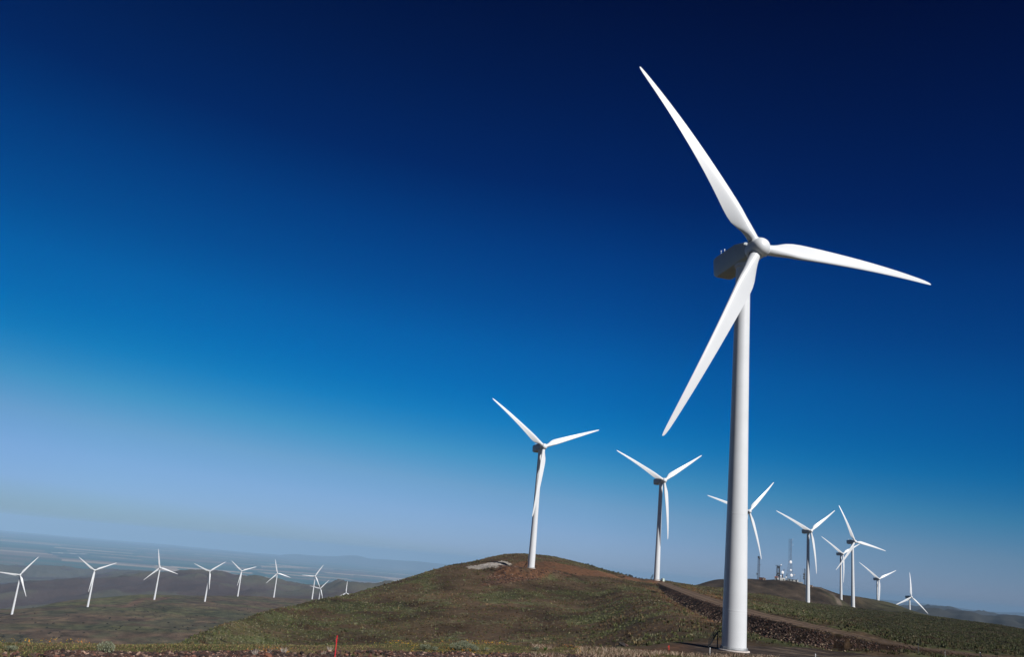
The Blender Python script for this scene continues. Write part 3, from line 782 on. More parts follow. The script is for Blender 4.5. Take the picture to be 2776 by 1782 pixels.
# low tufts of sage and bunch grass over the near slopes (nobody could count them)
def tufts():
    n = 300000
    a = rng.uniform(-31, 33, n); r = np.sqrt(rng.uniform(185 ** 2, 700 ** 2, n))
    n2_ = 130000
    a = np.concatenate([a, rng.uniform(14, 33, n2_)]); r = np.concatenate([r, np.sqrt(rng.uniform(560 ** 2, 1050 ** 2, n2_))])
    fa = np.interp(a, AZ, np.arange(NA)).round().astype(int); fr = np.interp(r, RR, np.arange(NR)).round().astype(int)
    bare = BARE[fa, fr]; g = GRN[fa, fr]; base = COL[fa, fr]
    x = r * np.sin(np.radians(a)); y = r * np.cos(np.radians(a))
    left_gap = (a < -17.7)
    cl = fbm(x / 7.0, y / 7.0, 3, 101)
    keep = (rng.random(len(a)) < (0.16 + .8 * np.maximum(g * .8, sstep(.5, .64, cl)) * sstep(.3, .5, fbm(x / 2.5, y / 2.5, 2, 103)))) & (bare < .3) & ~left_gap
    x, y, g, base, r, cl = x[keep], y[keep], g[keep], base[keep], r[keep], cl[keep]
    z = ground_z(x, y); m = len(x)
    s = rng.uniform(.22, .58, m) * (1 + (rng.random(m) < .06) * .8)
    k = 9
    th_ = rng.uniform(0, 6.28, (m, k)); out = rng.uniform(.15, 1.0, (m, k)) * s[:, None]
    hh = s[:, None] * rng.uniform(.45, 1.05, (m, k)); ww = s[:, None] * rng.uniform(.16, .34, (m, k)); wa = th_ + rng.uniform(.8, 2.3, (m, k))
    bx = x[:, None] + out * .55 * np.cos(th_); by = y[:, None] + out * .55 * np.sin(th_)
    V = np.empty((m, k, 3, 3))
    V[:, :, 0, 0] = bx - ww * np.cos(wa); V[:, :, 0, 1] = by - ww * np.sin(wa); V[:, :, 0, 2] = z[:, None] - .1
    V[:, :, 1, 0] = bx + ww * np.cos(wa); V[:, :, 1, 1] = by + ww * np.sin(wa); V[:, :, 1, 2] = z[:, None] - .1
    V[:, :, 2, 0] = x[:, None] + out * np.cos(th_); V[:, :, 2, 1] = y[:, None] + out * np.sin(th_); V[:, :, 2, 2] = z[:, None] + hh
    F = np.arange(m * k * 3).reshape(-1, 3)
    t = rng.random(m)
    c = np.where((t < .45)[:, None], C3(.090, .108, .045), np.where((t < .72)[:, None], C3(.145, .155, .100), np.where((t < .9)[:, None], C3(.155, .12, .072), C3(.22, .20, .145))))
    c = c * .75 + base * .25
    brown = (g < .25) & (rng.random(m) < .5)
    c = np.where(brown[:, None], base * 1.5, c)
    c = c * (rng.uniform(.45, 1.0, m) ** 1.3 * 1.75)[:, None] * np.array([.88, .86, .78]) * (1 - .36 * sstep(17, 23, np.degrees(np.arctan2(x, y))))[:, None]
    cc = np.repeat((c[:, None] * rng.uniform(.7, 1.3, (m, k))[..., None]).reshape(-1, 3)[:, None], 3, 1).reshape(-1, 3)
    np_obj('sagebrush_cover', V.reshape(-1, 3), F, cc, M_leaf, kind='stuff', label='low sagebrush and bunch grass covering the near hill slopes')
tufts()

def rock_verts(n):
    """unit jittered octa-ish rocks, 14 verts"""
    b = np.array([(x, y, z) for x in (-1, 1) for y in (-1, 1) for z in (-1, 1)], float) * .62
    o = np.array([(1, 0, 0), (-1, 0, 0), (0, 1, 0), (0, -1, 0), (0, 0, 1), (0, 0, -1)], float)
    v = np.concatenate([b, o])
    f = []
    quads = {8: (4, 5, 7, 6), 9: (0, 2, 3, 1), 10: (2, 6, 7, 3), 11: (0, 1, 5, 4), 12: (1, 3, 7, 5), 13: (0, 4, 6, 2)}
    for c, q in quads.items():
        for i in range(4): f.append((q[i], q[(i + 1) % 4], c))
    V = v[None] * rng.uniform(.75, 1.25, (n, 14, 1)) + rng.normal(0, .08, (n, 14, 3))
    return V, np.array(f)
def rocks(name, x, y, s, cols, flat=.7, sink=.25, **props):
    n = len(x); V, f = rock_verts(n)
    V = V * s[:, None, None] * np.stack([rng.uniform(.8, 1.3, n), rng.uniform(.8, 1.3, n), rng.uniform(flat * .7, flat * 1.2, n)], -1)[:, None]
    a = rng.uniform(0, 6.28, n); ca, sa = np.cos(a)[:, None], np.sin(a)[:, None]
    X_, Y_ = V[..., 0] * ca - V[..., 1] * sa, V[..., 0] * sa + V[..., 1] * ca
    z = ground_z(x, y)
    P = np.stack([X_ + x[:, None], Y_ + y[:, None], V[..., 2] + (z + s * flat * (1 - 2 * sink) * .5)[:, None]], -1)
    F = (f[None] + (np.arange(n) * 14)[:, None, None]).reshape(-1, 3)
    return np_obj(name, P.reshape(-1, 3), F, np.repeat(cols[:, None], 14, 1).reshape(-1, 3), M_rock, **props)
def rock_cols(n, red=.4):
    t = rng.random(n)
    c = np.where((t < red)[:, None], C3(.070, .036, .026), np.where((t < .8)[:, None], C3(.030, .023, .022), C3(.17, .13, .105)))
    return c * rng.uniform(.6, 1.4, n)[:, None] * np.array([1.0, .85, .78])

# rubble on the fill slope under the road and on the spoil heap at turbine A
ii, jj = np.where((EMB > 0) & (RG < 480))
pick = rng.choice(len(ii), 16000, replace=True)
x = X[ii[pick], jj[pick]] + rng.normal(0, .4, len(pick)); y = Y[ii[pick], jj[pick]] + rng.normal(0, .4, len(pick))
gap = fbm(x / 2.2, y / 2.2, 3, 161) > .42; x, y = x[gap], y[gap]
toe, _a, _b = poly_dist(ROADP, x, y); toe = sstep(5.5, 9.5, toe)
rcol = rock_cols(len(x)); pale = rng.random(len(x)) < toe * .3
rcol = np.where(pale[:, None], C3(.26, .19, .13) * rng.uniform(.6, 1.2, (len(x), 1)), rcol * .75)
rocks('rubble', x, y, rng.uniform(.25, 1.0, len(x)) ** 2.4 * (.15 + .09 * toe) + .03, rcol, flat=.9, kind='stuff', label='dark broken rock on the fill slope below the dirt road')
hp = region([(1302, 1590), (1318, 1570), (1345, 1543), (1380, 1534), (1430, 1545), (1480, 1550), (1560, 1556), (1500, 1565), (1420, 1577), (1370, 1586)], 200, 600)
ii, jj = np.where(hp)
pick = rng.choice(len(ii), min(2600, len(ii)), replace=True)
x = X[ii[pick], jj[pick]] + rng.normal(0, .5, len(pick)); y = Y[ii[pick], jj[pick]] + rng.normal(0, .5, len(pick))
rocks('rubble', x, y, rng.uniform(.15, .6, len(x)) ** 1.4, rock_cols(len(x), .5), kind='stuff', label='brown rock spoil heaped on the red scar of the rounded hill')
ii, jj = np.where(SLAB)
pick = rng.choice(len(ii), min(1500, len(ii)), replace=True)
x = X[ii[pick], jj[pick]] + rng.normal(0, .5, len(pick)); y = Y[ii[pick], jj[pick]] + rng.normal(0, .5, len(pick))
rocks('rubble', x, y, rng.uniform(.15, .35, len(x)), C3(.38, .35, .33) * rng.uniform(.6, 1.15, (len(x), 1)), kind='stuff', label='pale grey crushed rock laid beside the red scar')

# foreground bench: rubble line, grasses, flowers
def fg_points(n, f0, f1, a0=-31, a1=21):
    a = rng.uniform(a0, a1, n)
    rF = -1.75 / np.tan(np.radians(np.array([elF(v) for v in a[:1]])))[0]
    ag = np.linspace(a0, a1, 60); rg_ = np.array([-1.75 / math.tan(R(float(elF(v)))) for v in ag])
    r = np.interp(a, ag, rg_) * rng.uniform(f0, f1, n)
    return a, r, r * np.sin(np.radians(a)), r * np.cos(np.radians(a))
a, r, x, y = fg_points(34000, .80, .945)
cl = fbm(x / .9, y / .9, 2, 121)
k_ = (a > -24.5) & (cl > .32) & (a < 13) | (rng.random(len(a)) < .07)
x, y = x[k_], y[k_]
rocks('rubble', x, y, rng.uniform(.010, .036, len(x)), rock_cols(len(x)) * rng.choice([.5, .9, 1.8], (len(x), 1)), flat=.95, sink=.1, kind='stuff', label='line of dark basalt rubble along the edge of the foreground bench')

def blades(name, x, y, h, w, cols, lean=.35, **props):
    n = len(x); z = ground_z(x, y) - .01
    a = rng.uniform(0, 6.28, n); la = rng.uniform(0, 6.28, n); ll = h * rng.uniform(.1, lean * 2, n)
    dx, dy = np.cos(a) * w, np.sin(a) * w
    tx, ty = x + np.cos(la) * ll, y + np.sin(la) * ll
    mx, my = x + np.cos(la) * ll * .35, y + np.sin(la) * ll * .35
    V = np.stack([np.stack([x - dx, y - dy, z], -1), np.stack([x + dx, y + dy, z], -1), np.stack([mx + dx * .8, my + dy * .8, z + h * .6], -1), np.stack([mx - dx * .8, my - dy * .8, z + h * .6], -1), np.stack([tx, ty, z + h], -1)], 1)
    f = np.array([(0, 1, 2), (0, 2, 3), (3, 2, 4)])
    F = (f[None] + (np.arange(n) * 5)[:, None, None]).reshape(-1, 3)
    return np_obj(name, V.reshape(-1, 3), F, np.repeat(cols[:, None], 5, 1).reshape(-1, 3), M_leaf, **props)
def pick_cols(n, pal):
    p = np.array([q[0] for q in pal]); p = p / p.sum()
    i = rng.choice(len(pal), n, p=p)
    return np.array([q[1] for q in pal])[i] * rng.uniform(.7, 1.3, n)[:, None]
a, r, x, y = fg_points(70000, .80, 1.12, -31, 12)
cl = fbm(x / .5, y / .5, 3, 131)
inr = (r / np.interp(a, np.linspace(-31, 21, 60), [-1.75 / math.tan(R(float(elF(v)))) for v in np.linspace(-31, 21, 60)]) < .94) & (a > -24.5)
k_ = (cl > .35) & (~inr | (rng.random(len(a)) < .06))
x, y = x[k_], y[k_]
blades('meadow_grass', x, y, rng.uniform(.012, .04, len(x)), rng.uniform(.003, .008, len(x)), pick_cols(len(x), [(.34, (.09, .11, .045)), (.30, (.19, .15, .08)), (.28, (.16, .10, .06)), (.08, (.26, .25, .08))]),
       kind='stuff', label='short green and straw coloured grass on the foreground bench')
a, r, x, y = fg_points(24000, .84, 1.06, 3, 17.5)
cl = fbm(x / .6, y / .6, 3, 133)
k_ = (cl > .45); x, y = x[k_], y[k_]
blades('dry_grass', x, y, rng.uniform(.03, .11, len(x)), rng.uniform(.003, .006, len(x)), pick_cols(len(x), [(.42, (.40, .31, .23)), (.33, (.20, .12, .085)), (.25, (.09, .08, .045))]), lean=.5,
       kind='stuff', label='pale dry grass along the near edge left of the gravel yard')
# wildflowers: five small petals on a stem
a, r, x, y = fg_points(9000, .93, 1.08, -31, 6.0)
cl = fbm(x / 1.1, y / 1.6, 2, 141)
k_ = (cl > .52) & (rng.random(len(a)) < np.where(a < -14, .25, .5)); a, x, y, cl = a[k_], x[k_], y[k_], cl[k_]
n = len(x); z = ground_z(x, y); h = rng.uniform(.02, .085, n); rad = rng.uniform(.006, .012, n)
ang = rng.uniform(0, 6.28, n)[:, None] + np.arange(10) * np.pi / 5
rr_ = rad[:, None] * np.where(np.arange(10) % 2, .45, 1.0)
tilt = rng.uniform(-.9, .9, (n, 1)); ta = rng.uniform(0, 6.28, (n, 1))
V = np.empty((n, 14, 3))
V[:, :10, 0] = x[:, None] + rr_ * np.cos(ang); V[:, :10, 1] = y[:, None] + rr_ * np.sin(ang)
V[:, :10, 2] = (z + h)[:, None] + rr_ * np.cos(ang - ta) * tilt
V[:, 10] = np.stack([x, y, z + h + .003], -1)
V[:, 11] = np.stack([x - .0015, y, z - .01], -1); V[:, 12] = np.stack([x + .0015, y, z - .01], -1); V[:, 13] = np.stack([x, y, z + h], -1)
f = np.array([(i, (i + 1) % 10, 10) for i in range(10)] + [(11, 12, 13)])
F = (f[None] + (np.arange(n) * 14)[:, None, None]).reshape(-1, 3)
yel = rng.random(n) < .55 * sstep(.45, .6, fbm(x / 2.0, y / 2.0, 2, 143))
cf = np.where(yel[:, None], C3(.75, .52, .03), C3(.80, .30, .03)) * rng.uniform(.75, 1.1, n)[:, None]
cc = np.repeat(cf[:, None], 14, 1); cc[:, 11:] = C3(.10, .12, .04)
np_obj('wildflowers', V.reshape(-1, 3), F, cc.reshape(-1, 3), M_leaf, kind='stuff', label='band of yellow and orange wildflowers on the crest of the foreground bench')

def bush_mesh(name, rad, h, leaf, n, cols, seed):
    g = np.random.default_rng(seed)
    # several lobes, leaves spread through each
    nl = 7
    lc = np.stack([g.uniform(-.55, .55, nl) * rad, g.uniform(-.55, .55, nl) * rad, g.uniform(.35, .75, nl) * h], -1)
    li = g.integers(0, nl, n)
    d = g.normal(0, 1, (n, 3)); d /= np.linalg.norm(d, axis=1)[:, None]
    q = g.uniform(.55, 1.0, n) ** .5
    p = lc[li] + d * q[:, None] * np.array([rad * .5, rad * .5, h * .38])
    p[:, 2] = np.maximum(p[:, 2], .04 * h)
    u = g.normal(0, 1, (n, 3)); u /= np.linalg.norm(u, axis=1)[:, None]
    w = np.cross(u, g.normal(0, 1, (n, 3))); w /= np.linalg.norm(w, axis=1)[:, None]
    L = leaf * g.uniform(.7, 1.5, n)[:, None]
    V = np.stack([p - u * L, p + w * L * .35, p + u * L, p - w * L * .35], 1)
    F = (np.arange(4)[None] + (np.arange(n) * 4)[:, None])
    c = np.array(cols)[g.integers(0, len(cols), n)] * g.uniform(.7, 1.25, n)[:, None]
    return mesh_np(name, V.reshape(-1, 3), F, np.repeat(c[:, None], 4, 1).reshape(-1, 3), smooth=False)
def stem_mesh(name, rad, h):
    b = MB()
    for i in range(6):
        a_ = i * 1.05 + .3
        b.tube((0, 0, -.1 * h), (math.cos(a_) * rad * .35, math.sin(a_) * rad * .35, h * .5), rad * .05, rad * .02, n=5)
    return b.mesh(name)
M_bark = mat('bark', (.09, .065, .05), rough=.95)
SAGE_ME = [bush_mesh('foliage', .16, .16, .009, 1500, [(.20, .22, .155), (.27, .29, .20), (.12, .14, .085)], 5 + i) for i in range(3)]
SAGE_ST = stem_mesh('stem', .16, .16); SAGE_ST.materials.append(M_bark)
for m_ in SAGE_ME: m_.materials.append(M_leaf)
DARK_ME = [bush_mesh('foliage', 1.0, 1.1, .12, 420, [(.030, .036, .020), (.045, .040, .028), (.06, .05, .04)], 15 + i) for i in range(3)]
DARK_ST = stem_mesh('stem', 1.0, 1.1); DARK_ST.materials.append(M_bark)
for m_ in DARK_ME: m_.materials.append(M_leaf)
def bush(name, me, st, p, s, label, cat, group):
    r_ = bpy.data.objects.new(name, None); col.objects.link(r_)
    r_.location = p; r_.scale = (s[0], s[0], s[1]); r_.rotation_euler = (0, 0, random.uniform(0, 6.28))
    r_['label'] = label; r_['category'] = cat
    if group: r_['group'] = group
    link('foliage', me, parent=r_)
    if st is not None: link('stem', st, parent=r_)
    return r_
SG = [(1237, 1764, 1.0, 1.0, 'left and largest lobe of grey green sagebrush in the clump on the foreground bench'),
      (1258, 1765, 1.1, 1.15, 'tall grey green sagebrush in the middle of the foreground clump'),
      (1285, 1768, .9, .8, 'low grey green sagebrush at the right end of the foreground clump'),
      (1150, 1765, .8, .75, 'single pale sagebrush left of the foreground clump'),
      (1180, 1767, .6, .55, 'small sagebrush tuft between the single pale bush and the clump'),
      (285, 1775, 1.0, 1.0, 'pale sage plant rising from the red rubble at the left'),
      (30, 1768, .7, .5, 'small mint green plant nearest the left edge of the bench'),
      (1320, 1768, .5, .5, 'tiny sagebrush just right of the clump'),
      (1452, 1766, .55, .5, 'small green tuft beside the orange flowers right of the clump')]
for i, (px, py, s0, s1, lab) in enumerate(SG):
    bush('sagebrush', SAGE_ME[i % 3], SAGE_ST, at_ground(px, py, 8, 40), (s0 * .9, s1 * .95), lab, 'sagebrush', 'sagebrush on the foreground bench')
# dark shrubs standing on the skyline of the rounded hill
for i, (px, py, s_) in enumerate([(1588, 1532, .9), (1594, 1533, 1.1), (1604, 1536, 1.2), (1611, 1538, .9), (1632, 1543, .8), (1664, 1550, .8), (1677, 1553, 1.0), (1685, 1555, .8), (1698, 1558, 1.1), (1706, 1561, 1.3), (1712, 1563, 1.1), (1724, 1567, .8), (1733, 1569, .7)]):
    P_ = hit(px, py + 1, 300, 700)
    bush('shrub', DARK_ME[i % 3], DARK_ST, P_, (s_, s_ * .9), 'dark shrub on the skyline between the rounded hill top and the road turbine', 'shrub', 'dark shrubs on the skyline right of the hill top')
for i, (px, py, s_, lab) in enumerate([(1690, 1567, 1.3, 'dark round bush just below the orange bench of bare soil'), (1772, 1609, 1.3, 'dark bush on the green patch left of the road')]):
    bush('shrub', DARK_ME[i % 3], DARK_ST, hit(px, py, 200, 700), (s_, s_ * .7), lab, 'shrub', None)
# scattered bushes on the far left ridge
g_ = np.random.default_rng(3)
cnt = 0
while cnt < 130:
    px, py = g_.uniform(0, 760), g_.uniform(1640, 1745)
    P_ = hit(px, py, 900, 2700)
    if azel(px, py)[1] - math.degrees(math.atan2(P_[2], math.hypot(P_[0], P_[1]))) > .05 or math.hypot(P_[0], P_[1]) > 2300: 
        cnt += 1; continue
    s_ = g_.uniform(.7, 1.8)
    bush('shrub', DARK_ME[cnt % 3], None, P_, (s_ * 1.3, s_), 'small dark bush dotted on the brown face of the far left ridge', 'shrub', 'bushes dotted over the far left ridge')
    cnt += 1

def tuft(px, py, n, h, lab, colr):
    P_ = at_ground(px, py, 8, 40)
    g = np.random.default_rng(int(px))
    a_ = g.uniform(0, 6.28, n); t_ = g.uniform(.1, .8, n); hh = h * g.uniform(.6, 1.1, n)
    V = []
    for i in range(n):
        d = np.array([math.cos(a_[i]) * t_[i], math.sin(a_[i]) * t_[i], 1.0]); d /= np.linalg.norm(d)
        s = np.array([-math.sin(a_[i] * 3), math.cos(a_[i] * 3), 0]) * .0035
        o = np.array([math.cos(a_[i]), math.sin(a_[i]), 0]) * .01
        V += [o - s, o + s, o + d * hh[i]]
    V = np.array(V); F = np.arange(3 * n).reshape(-1, 3)
    me = mesh_np('dry_tuft', V, F, np.repeat((np.array(colr) * g.uniform(.7, 1.2, n)[:, None])[:, None], 3, 1).reshape(-1, 3), smooth=False)
    o = link('dry_tuft', me, M_leaf, label=lab, category='dry grass tuft', group='pale dry tufts in the rubble')
    o.location = P_
tuft(690, 1782, 90, .12, 'pale dry tuft behind the leaning stick in the rubble', (.50, .44, .38))
tuft(768, 1776, 80, .12, 'pale dry tuft in the rubble halfway between the leaning stick and red stake', (.50, .44, .38))
tuft(893, 1770, 90, .11, 'pale dry tuft just left of the red stake', (.50, .44, .38))
tuft(875, 1782, 60, .09, 'low pale tuft at the frame edge left of the red stake', (.45, .38, .3))
tuft(1641, 1775, 70, .14, 'tall pale tuft at the edge below the dark boulder', (.50, .42, .32))
tuft(955, 1784, 60, .07, 'fresh green tuft in the rubble just right of the red stake', (.09, .16, .03))
tuft(1478, 1765, 60, .09, 'fresh green tuft at the right end of the flower band', (.07, .14, .03))
# leaning stick
P_ = at_ground(720, 1779, 8, 40)
b = MB(); b.tube((0, 0, -.02), (.09, 0, .10), .004, .002, n=5); b.tube((.04, 0, .045), (.05, .01, .09), .002, .001, n=4)
o = link('stick', b.mesh('stick'), mat('dry_wood', (.5, .42, .36), rough=.9), label='pale dry stick leaning out of the rubble', category='stick'); o.location = P_

# ------------------------------------------------------------------ stakes and posts
def stake(name, px, py_top, px_b, r, w, t, m, lab, cat, extra=None):
    """lath driven in where the sight line at distance r meets the ground"""
    top = at(px, py_top, r); a_, _e = azel(px_b, py_top)
    bx, by = r * math.sin(R(a_)), r * math.cos(R(a_)); bz = gz(bx, by)
    lean = np.array([top[0] - bx, top[1] - by, top[2] - bz]); L = np.linalg.norm(lean)
    rt = bpy.data.objects.new(name, None); col.objects.link(rt); rt.location = (bx, by, bz)
    rt['label'] = lab; rt['category'] = cat
    rt.rotation_mode = 'QUATERNION'; rt.rotation_quaternion = Vector(lean).to_track_quat('Z', 'Y')
    b = MB()
    x0, y0, h = w / 2, t / 2, L
    b.add([(-x0, -y0, -.15), (x0, -y0, -.15), (x0, y0, -.15), (-x0, y0, -.15), (-x0, -y0, h), (x0, -y0, h - w * .25), (x0, y0, h - w * .25), (-x0, y0, h)],
          [(0, 1, 2, 3), (4, 5, 6, 7), (0, 1, 5, 4), (1, 2, 6, 5), (2, 3, 7, 6), (3, 0, 4, 7)])
    link('lath', b.mesh('lath'), m, parent=rt)
    return rt, L
rt, L = stake('survey_stake', 914.5, 1725, 916.5, 13.2, .030, .012, M_red, 'bright red survey stake standing in the foreground rubble', 'survey stake')
b = MB(); b.box((0.006, -.009, L - .06), (.022, .004, .05)); link('flagging', b.mesh('flagging'), M_red, parent=rt)
M_orange = mat('orange_red_paint', (.50, .035, .02), rough=.6)
rt, L = stake('survey_stake', 1814, 1751, 1814, 142, .10, .03, M_orange, 'small orange red stake at the left tip of the big turbine shadow', 'survey stake')
b = MB(); b.box((.10, 0, L - .2), (.16, .01, .22)); link('flagging', b.mesh('flagging'), M_orange, parent=rt)
M_wp = mat('white_plastic', (.75, .76, .78), rough=.5)
rt, L = stake('marker_lath', 1925, 1757, 1925, 140, .07, .03, M_wp, 'thin white lath at the foot of the steel staircase', 'marker')
b = MB(); b.box((0, -.03, L - .12), (.12, .01, .12)); link('tag', b.mesh('tag'), M_wp, parent=rt)
rt, L = stake('marker_post', 2211, 1774.5, 2211.5, 40, .095, .03, M_wp, 'flat white marker post rising from the bottom edge before the gravel yard', 'marker post')
b = MB(); b.box((0, -.018, L - .25), (.07, .004, .12)); link('decal', b.mesh('decal'), mat('pale_grey_decal', (.5, .53, .58)), parent=rt)
rt, L = stake('marker_post', 2657, 1770, 2658, 60, .07, .04, M_wp, 'white post with a dark panel behind it near the right end of the road', 'marker post')
b = MB(); b.box((-.02, .03, L - .22), (.30, .015, .42)); link('panel', b.mesh('panel'), mat('dark_grey_panel', (.06, .065, .075), rough=.6), parent=rt)
rt, L = stake('marker_post', 2562, 1767.5, 2563, 62, .035, .035, M_wood, 'thin grey wooden post left of the white post, beside the road', 'post')
b = MB(); b.box((0, -.02, L - .05), (.07, .02, .05)); link('cap', b.mesh('cap'), M_wood, parent=rt)
rt, L = stake('marker_post', 2489, 1746, 2489, 190, .09, .09, M_dark, 'short dark post on the grass above the road', 'post')

# boulder
def boulder(px, py, s, lab, seed, r0=100, r1=1000, c=(.03, .025, .025)):
    g = np.random.default_rng(seed)
    bm = bmesh.new(); bmesh.ops.create_icosphere(bm, subdivisions=3, radius=s)
    ph = g.uniform(0, 6, 6)
    for v in bm.verts:
        n = v.co.normalized()
        k = 1 + .22 * math.sin(3 * n.x + ph[0]) * math.cos(2.5 * n.y + ph[1]) + .12 * math.sin(6 * n.z + ph[2] + 4 * n.x)
        k = round(k * 9) / 9 * .5 + k * .5
        v.co = Vector((v.co.x * k * 1.15, v.co.y * k, v.co.z * k * .8))
    me = bpy.data.meshes.new('boulder'); bm.to_mesh(me); bm.free()
    a_ = me.color_attributes.new('col', 'FLOAT_COLOR', 'POINT')
    for d in a_.data: d.color = (*c, 1)
    o = link('boulder', me, M_rock, label=lab, category='boulder'); p = hit(px, py, r0, r1); o.location = (p[0], p[1], p[2] + s * .35)
boulder(1686, 1754, .48, 'dark boulder on the grass below the slope, left of the shadow tip', 1)
boulder(1696, 1754, .34, 'smaller reddish rock touching the right side of the dark boulder', 2, c=(.09, .05, .04))
boulder(727, 1788, .07, 'square rust brown rock in the rubble below the leaning stick', 4, 8, 40, c=(.16, .06, .035))

# ------------------------------------------------------------------ cabinet beside the road turbine
M_cab = mat('pale_green_enamel', (.55, .66, .58), rough=.5)
p = hit(1797, 1579, 560, 650)
p = at(1797, 1579, 622); p[2] = gz(p[0], p[1])
rt = bpy.data.objects.new('transformer_cabinet', None); col.objects.link(rt); rt.location = p; rt.rotation_euler = (0, 0, R(25))
rt['label'] = 'pale green transformer cabinet right of the turbine where the road tops out'; rt['category'] = 'transformer cabinet'
b = MB(); b.add([(-.75, -.8, -.5), (.75, -.8, -.5), (.75, .8, -.5), (-.75, .8, -.5), (-.75, -.8, 1.75), (.75, -.8, 1.75), (.75, .8, 1.95), (-.75, .8, 1.95)], [(0, 1, 2, 3), (4, 5, 6, 7), (0, 1, 5, 4), (1, 2, 6, 5), (2, 3, 7, 6), (3, 0, 4, 7)])
link('housing', b.mesh('housing'), M_cab, parent=rt)
b = MB()
for s_ in (-1, 1): b.box((s_ * .36, -.83, .85), (.66, .04, 1.5))
link('door', b.mesh('door'), M_cab, parent=rt)
b = MB(); b.box((0, 0, .02), (1.9, 2.0, .2)); link('plinth', b.mesh('plinth'), M_conc, parent=rt)

# ------------------------------------------------------------------ radio site on the antenna hill
M_lat = mat('weathered_lattice', (.055, .06, .07), rough=.7)
M_lat2 = mat('red_white_lattice', (.12, .10, .11), rough=.7)
def lattice(b, p0, h, w0, w1, n, th, legs=4, wk=None):
    """square or triangular lattice mast; returns nothing"""
    def wid(t):
        return wk(t) if wk else w0 + (w1 - w0) * t
    def cor(t):
        w = wid(t) / 2; z = p0[2] + h * t
        if legs == 4: return [Vector((p0[0] + sx * w, p0[1] + sy * w, z)) for sx, sy in ((-1, -1), (1, -1), (1, 1), (-1, 1))]
        return [Vector((p0[0] + w * 1.15 * math.cos(a), p0[1] + w * 1.15 * math.sin(a), z)) for a in (.4, .4 + 2.094, .4 + 4.189)]
    for i in range(n):
        c0, c1 = cor(i / n), cor((i + 1) / n)
        m_ = len(c0)
        for k in range(m_):
            b.tube(c0[k], c1[k], th, n=4, cap=False)
            b.tube(c0[k], c1[(k + 1) % m_], th * .5, n=4, cap=False)
            b.tube(c0[(k + 1) % m_], c1[k], th * .5, n=4, cap=False)
            b.tube(c1[k], c1[(k + 1) % m_], th * .6, n=4, cap=False)
def site(px, r, pybase=None):
    a_, _ = azel(px, 1573); x, y = r * math.sin(R(a_)), r * math.cos(R(a_))
    return np.array([x, y, gz(x, y)])
def hgt(px, py, r, z0):
    return at(px, py, r)[2] - z0
def dish_mesh(name, rad, dep):
    b = MB()
    b.lathe([(rad, 0), (rad * .98, .12), (rad * .75, -dep * .55), (rad * .4, -dep * .9), (.05, -dep)][::-1], 24, Matrix.Rotation(R(90), 3, 'X'))
    b.lathe([(rad * 1.0, -.05), (rad * 1.02, .4), (rad * .97, .45), (.05, .5)], 24, Matrix.Rotation(R(90), 3, 'X'))
    return b.mesh(name, True, 40)
def dish(root, px, py, r, rad, m, name='dish', yaw=15):
    p = at(px, py, r) - np.array(root.location)
    o = link(name, dish_mesh(name, rad, rad * .4), m, parent=root); o.location = p; o.rotation_euler = (0, 0, R(yaw))
def root_at(name, p, lab, cat, group=None):
    r_ = bpy.data.objects.new(name, None); col.objects.link(r_); r_.location = p; r_['label'] = lab; r_['category'] = cat
    if group: r_['group'] = group
    return r_
RS = 1372.0
# tall tapering tower
p = site(2142, RS); H_ = hgt(2142, 1463, RS, p[2])
t = root_at('radio_tower', p, 'tallest lattice radio tower on the far brown hill, carrying white dishes', 'radio tower')
b = MB(); lattice(b, (0, 0, 0), H_, 0, 0, 13, .11, 3, lambda q: (10.5 - 13.5 * q) if q < .48 else 4.0)
link('lattice_frame', b.mesh('lattice_frame'), M_lat2, parent=t)
for px, py, rd_ in ((2143.5, 1525, 2.0), (2143.6, 1547, 1.35), (2145.4, 1561, 2.0), (2131, 1566, 1.1)): dish(t, px, py, RS - 4, rd_, M_dish)
dish(t, 2133, 1561.5, RS - 4, 1.3, M_dark, 'drum_antenna', 60); dish(t, 2153.5, 1560, RS - 3, 1.0, M_dish, 'dish', -30)
b = MB()
q = at(2149.5, 1464.5, RS) - p; b.tube((2, 0, H_ - 2), tuple(q), .12, n=4); b.tube(tuple(q), tuple(q + np.array([0, 0, 2.5])), .14, n=4); link('whip_antenna', b.mesh('whip_antenna'), M_dish, parent=t); b = MB()
q2 = at(2149.5, 1480, RS) - p; b.tube((2, 0, q2[2]), tuple(q2), .12, n=4); b.tube(tuple(q2), tuple(q2 + np.array([0, 0, 2.5])), .14, n=4)
link('whip_antenna', b.mesh('whip_antenna'), M_dish, parent=t)
b = MB()
for z_ in (H_ * .22, H_ * .48, H_ * .58, H_ * .74): b.box((0, 0, z_), (4.0 if z_ > H_ * .4 else 7, .3, .2))
link('platform', b.mesh('platform'), M_lat, parent=t)
# left slender mast
p = site(2056.5, RS - 8); H_ = hgt(2056.5, 1509, RS - 8, p[2])
t = root_at('radio_tower', p, 'slender straight lattice mast nearest the closest turbine on the far hill', 'radio tower')
b = MB(); lattice(b, (0, 0, 0), H_, 3.6, 2.6, 12, .17, 3); link('lattice_frame', b.mesh('lattice_frame'), M_lat, parent=t)
b = MB(); b.box((-.8, 0, H_ - 1.5), (1.6, 1.2, 3.0)); b.box((1.1, 0, H_ - 3.2), (1.0, 1, 2.4)); b.box((1.6, 0, H_ * .64), (3.5, .4, .5)); link('panel_antenna', b.mesh('panel_antenna'), M_lat, parent=t)
p2 = site(2053, RS - 12)
t = root_at('antenna_pole', p2, 'short pole with a dark antenna left of the slender mast', 'antenna pole')
b = MB(); b.tube((0, 0, 0), (0, 0, 12), .16, n=6); link('pole', b.mesh('pole'), M_lat, parent=t)
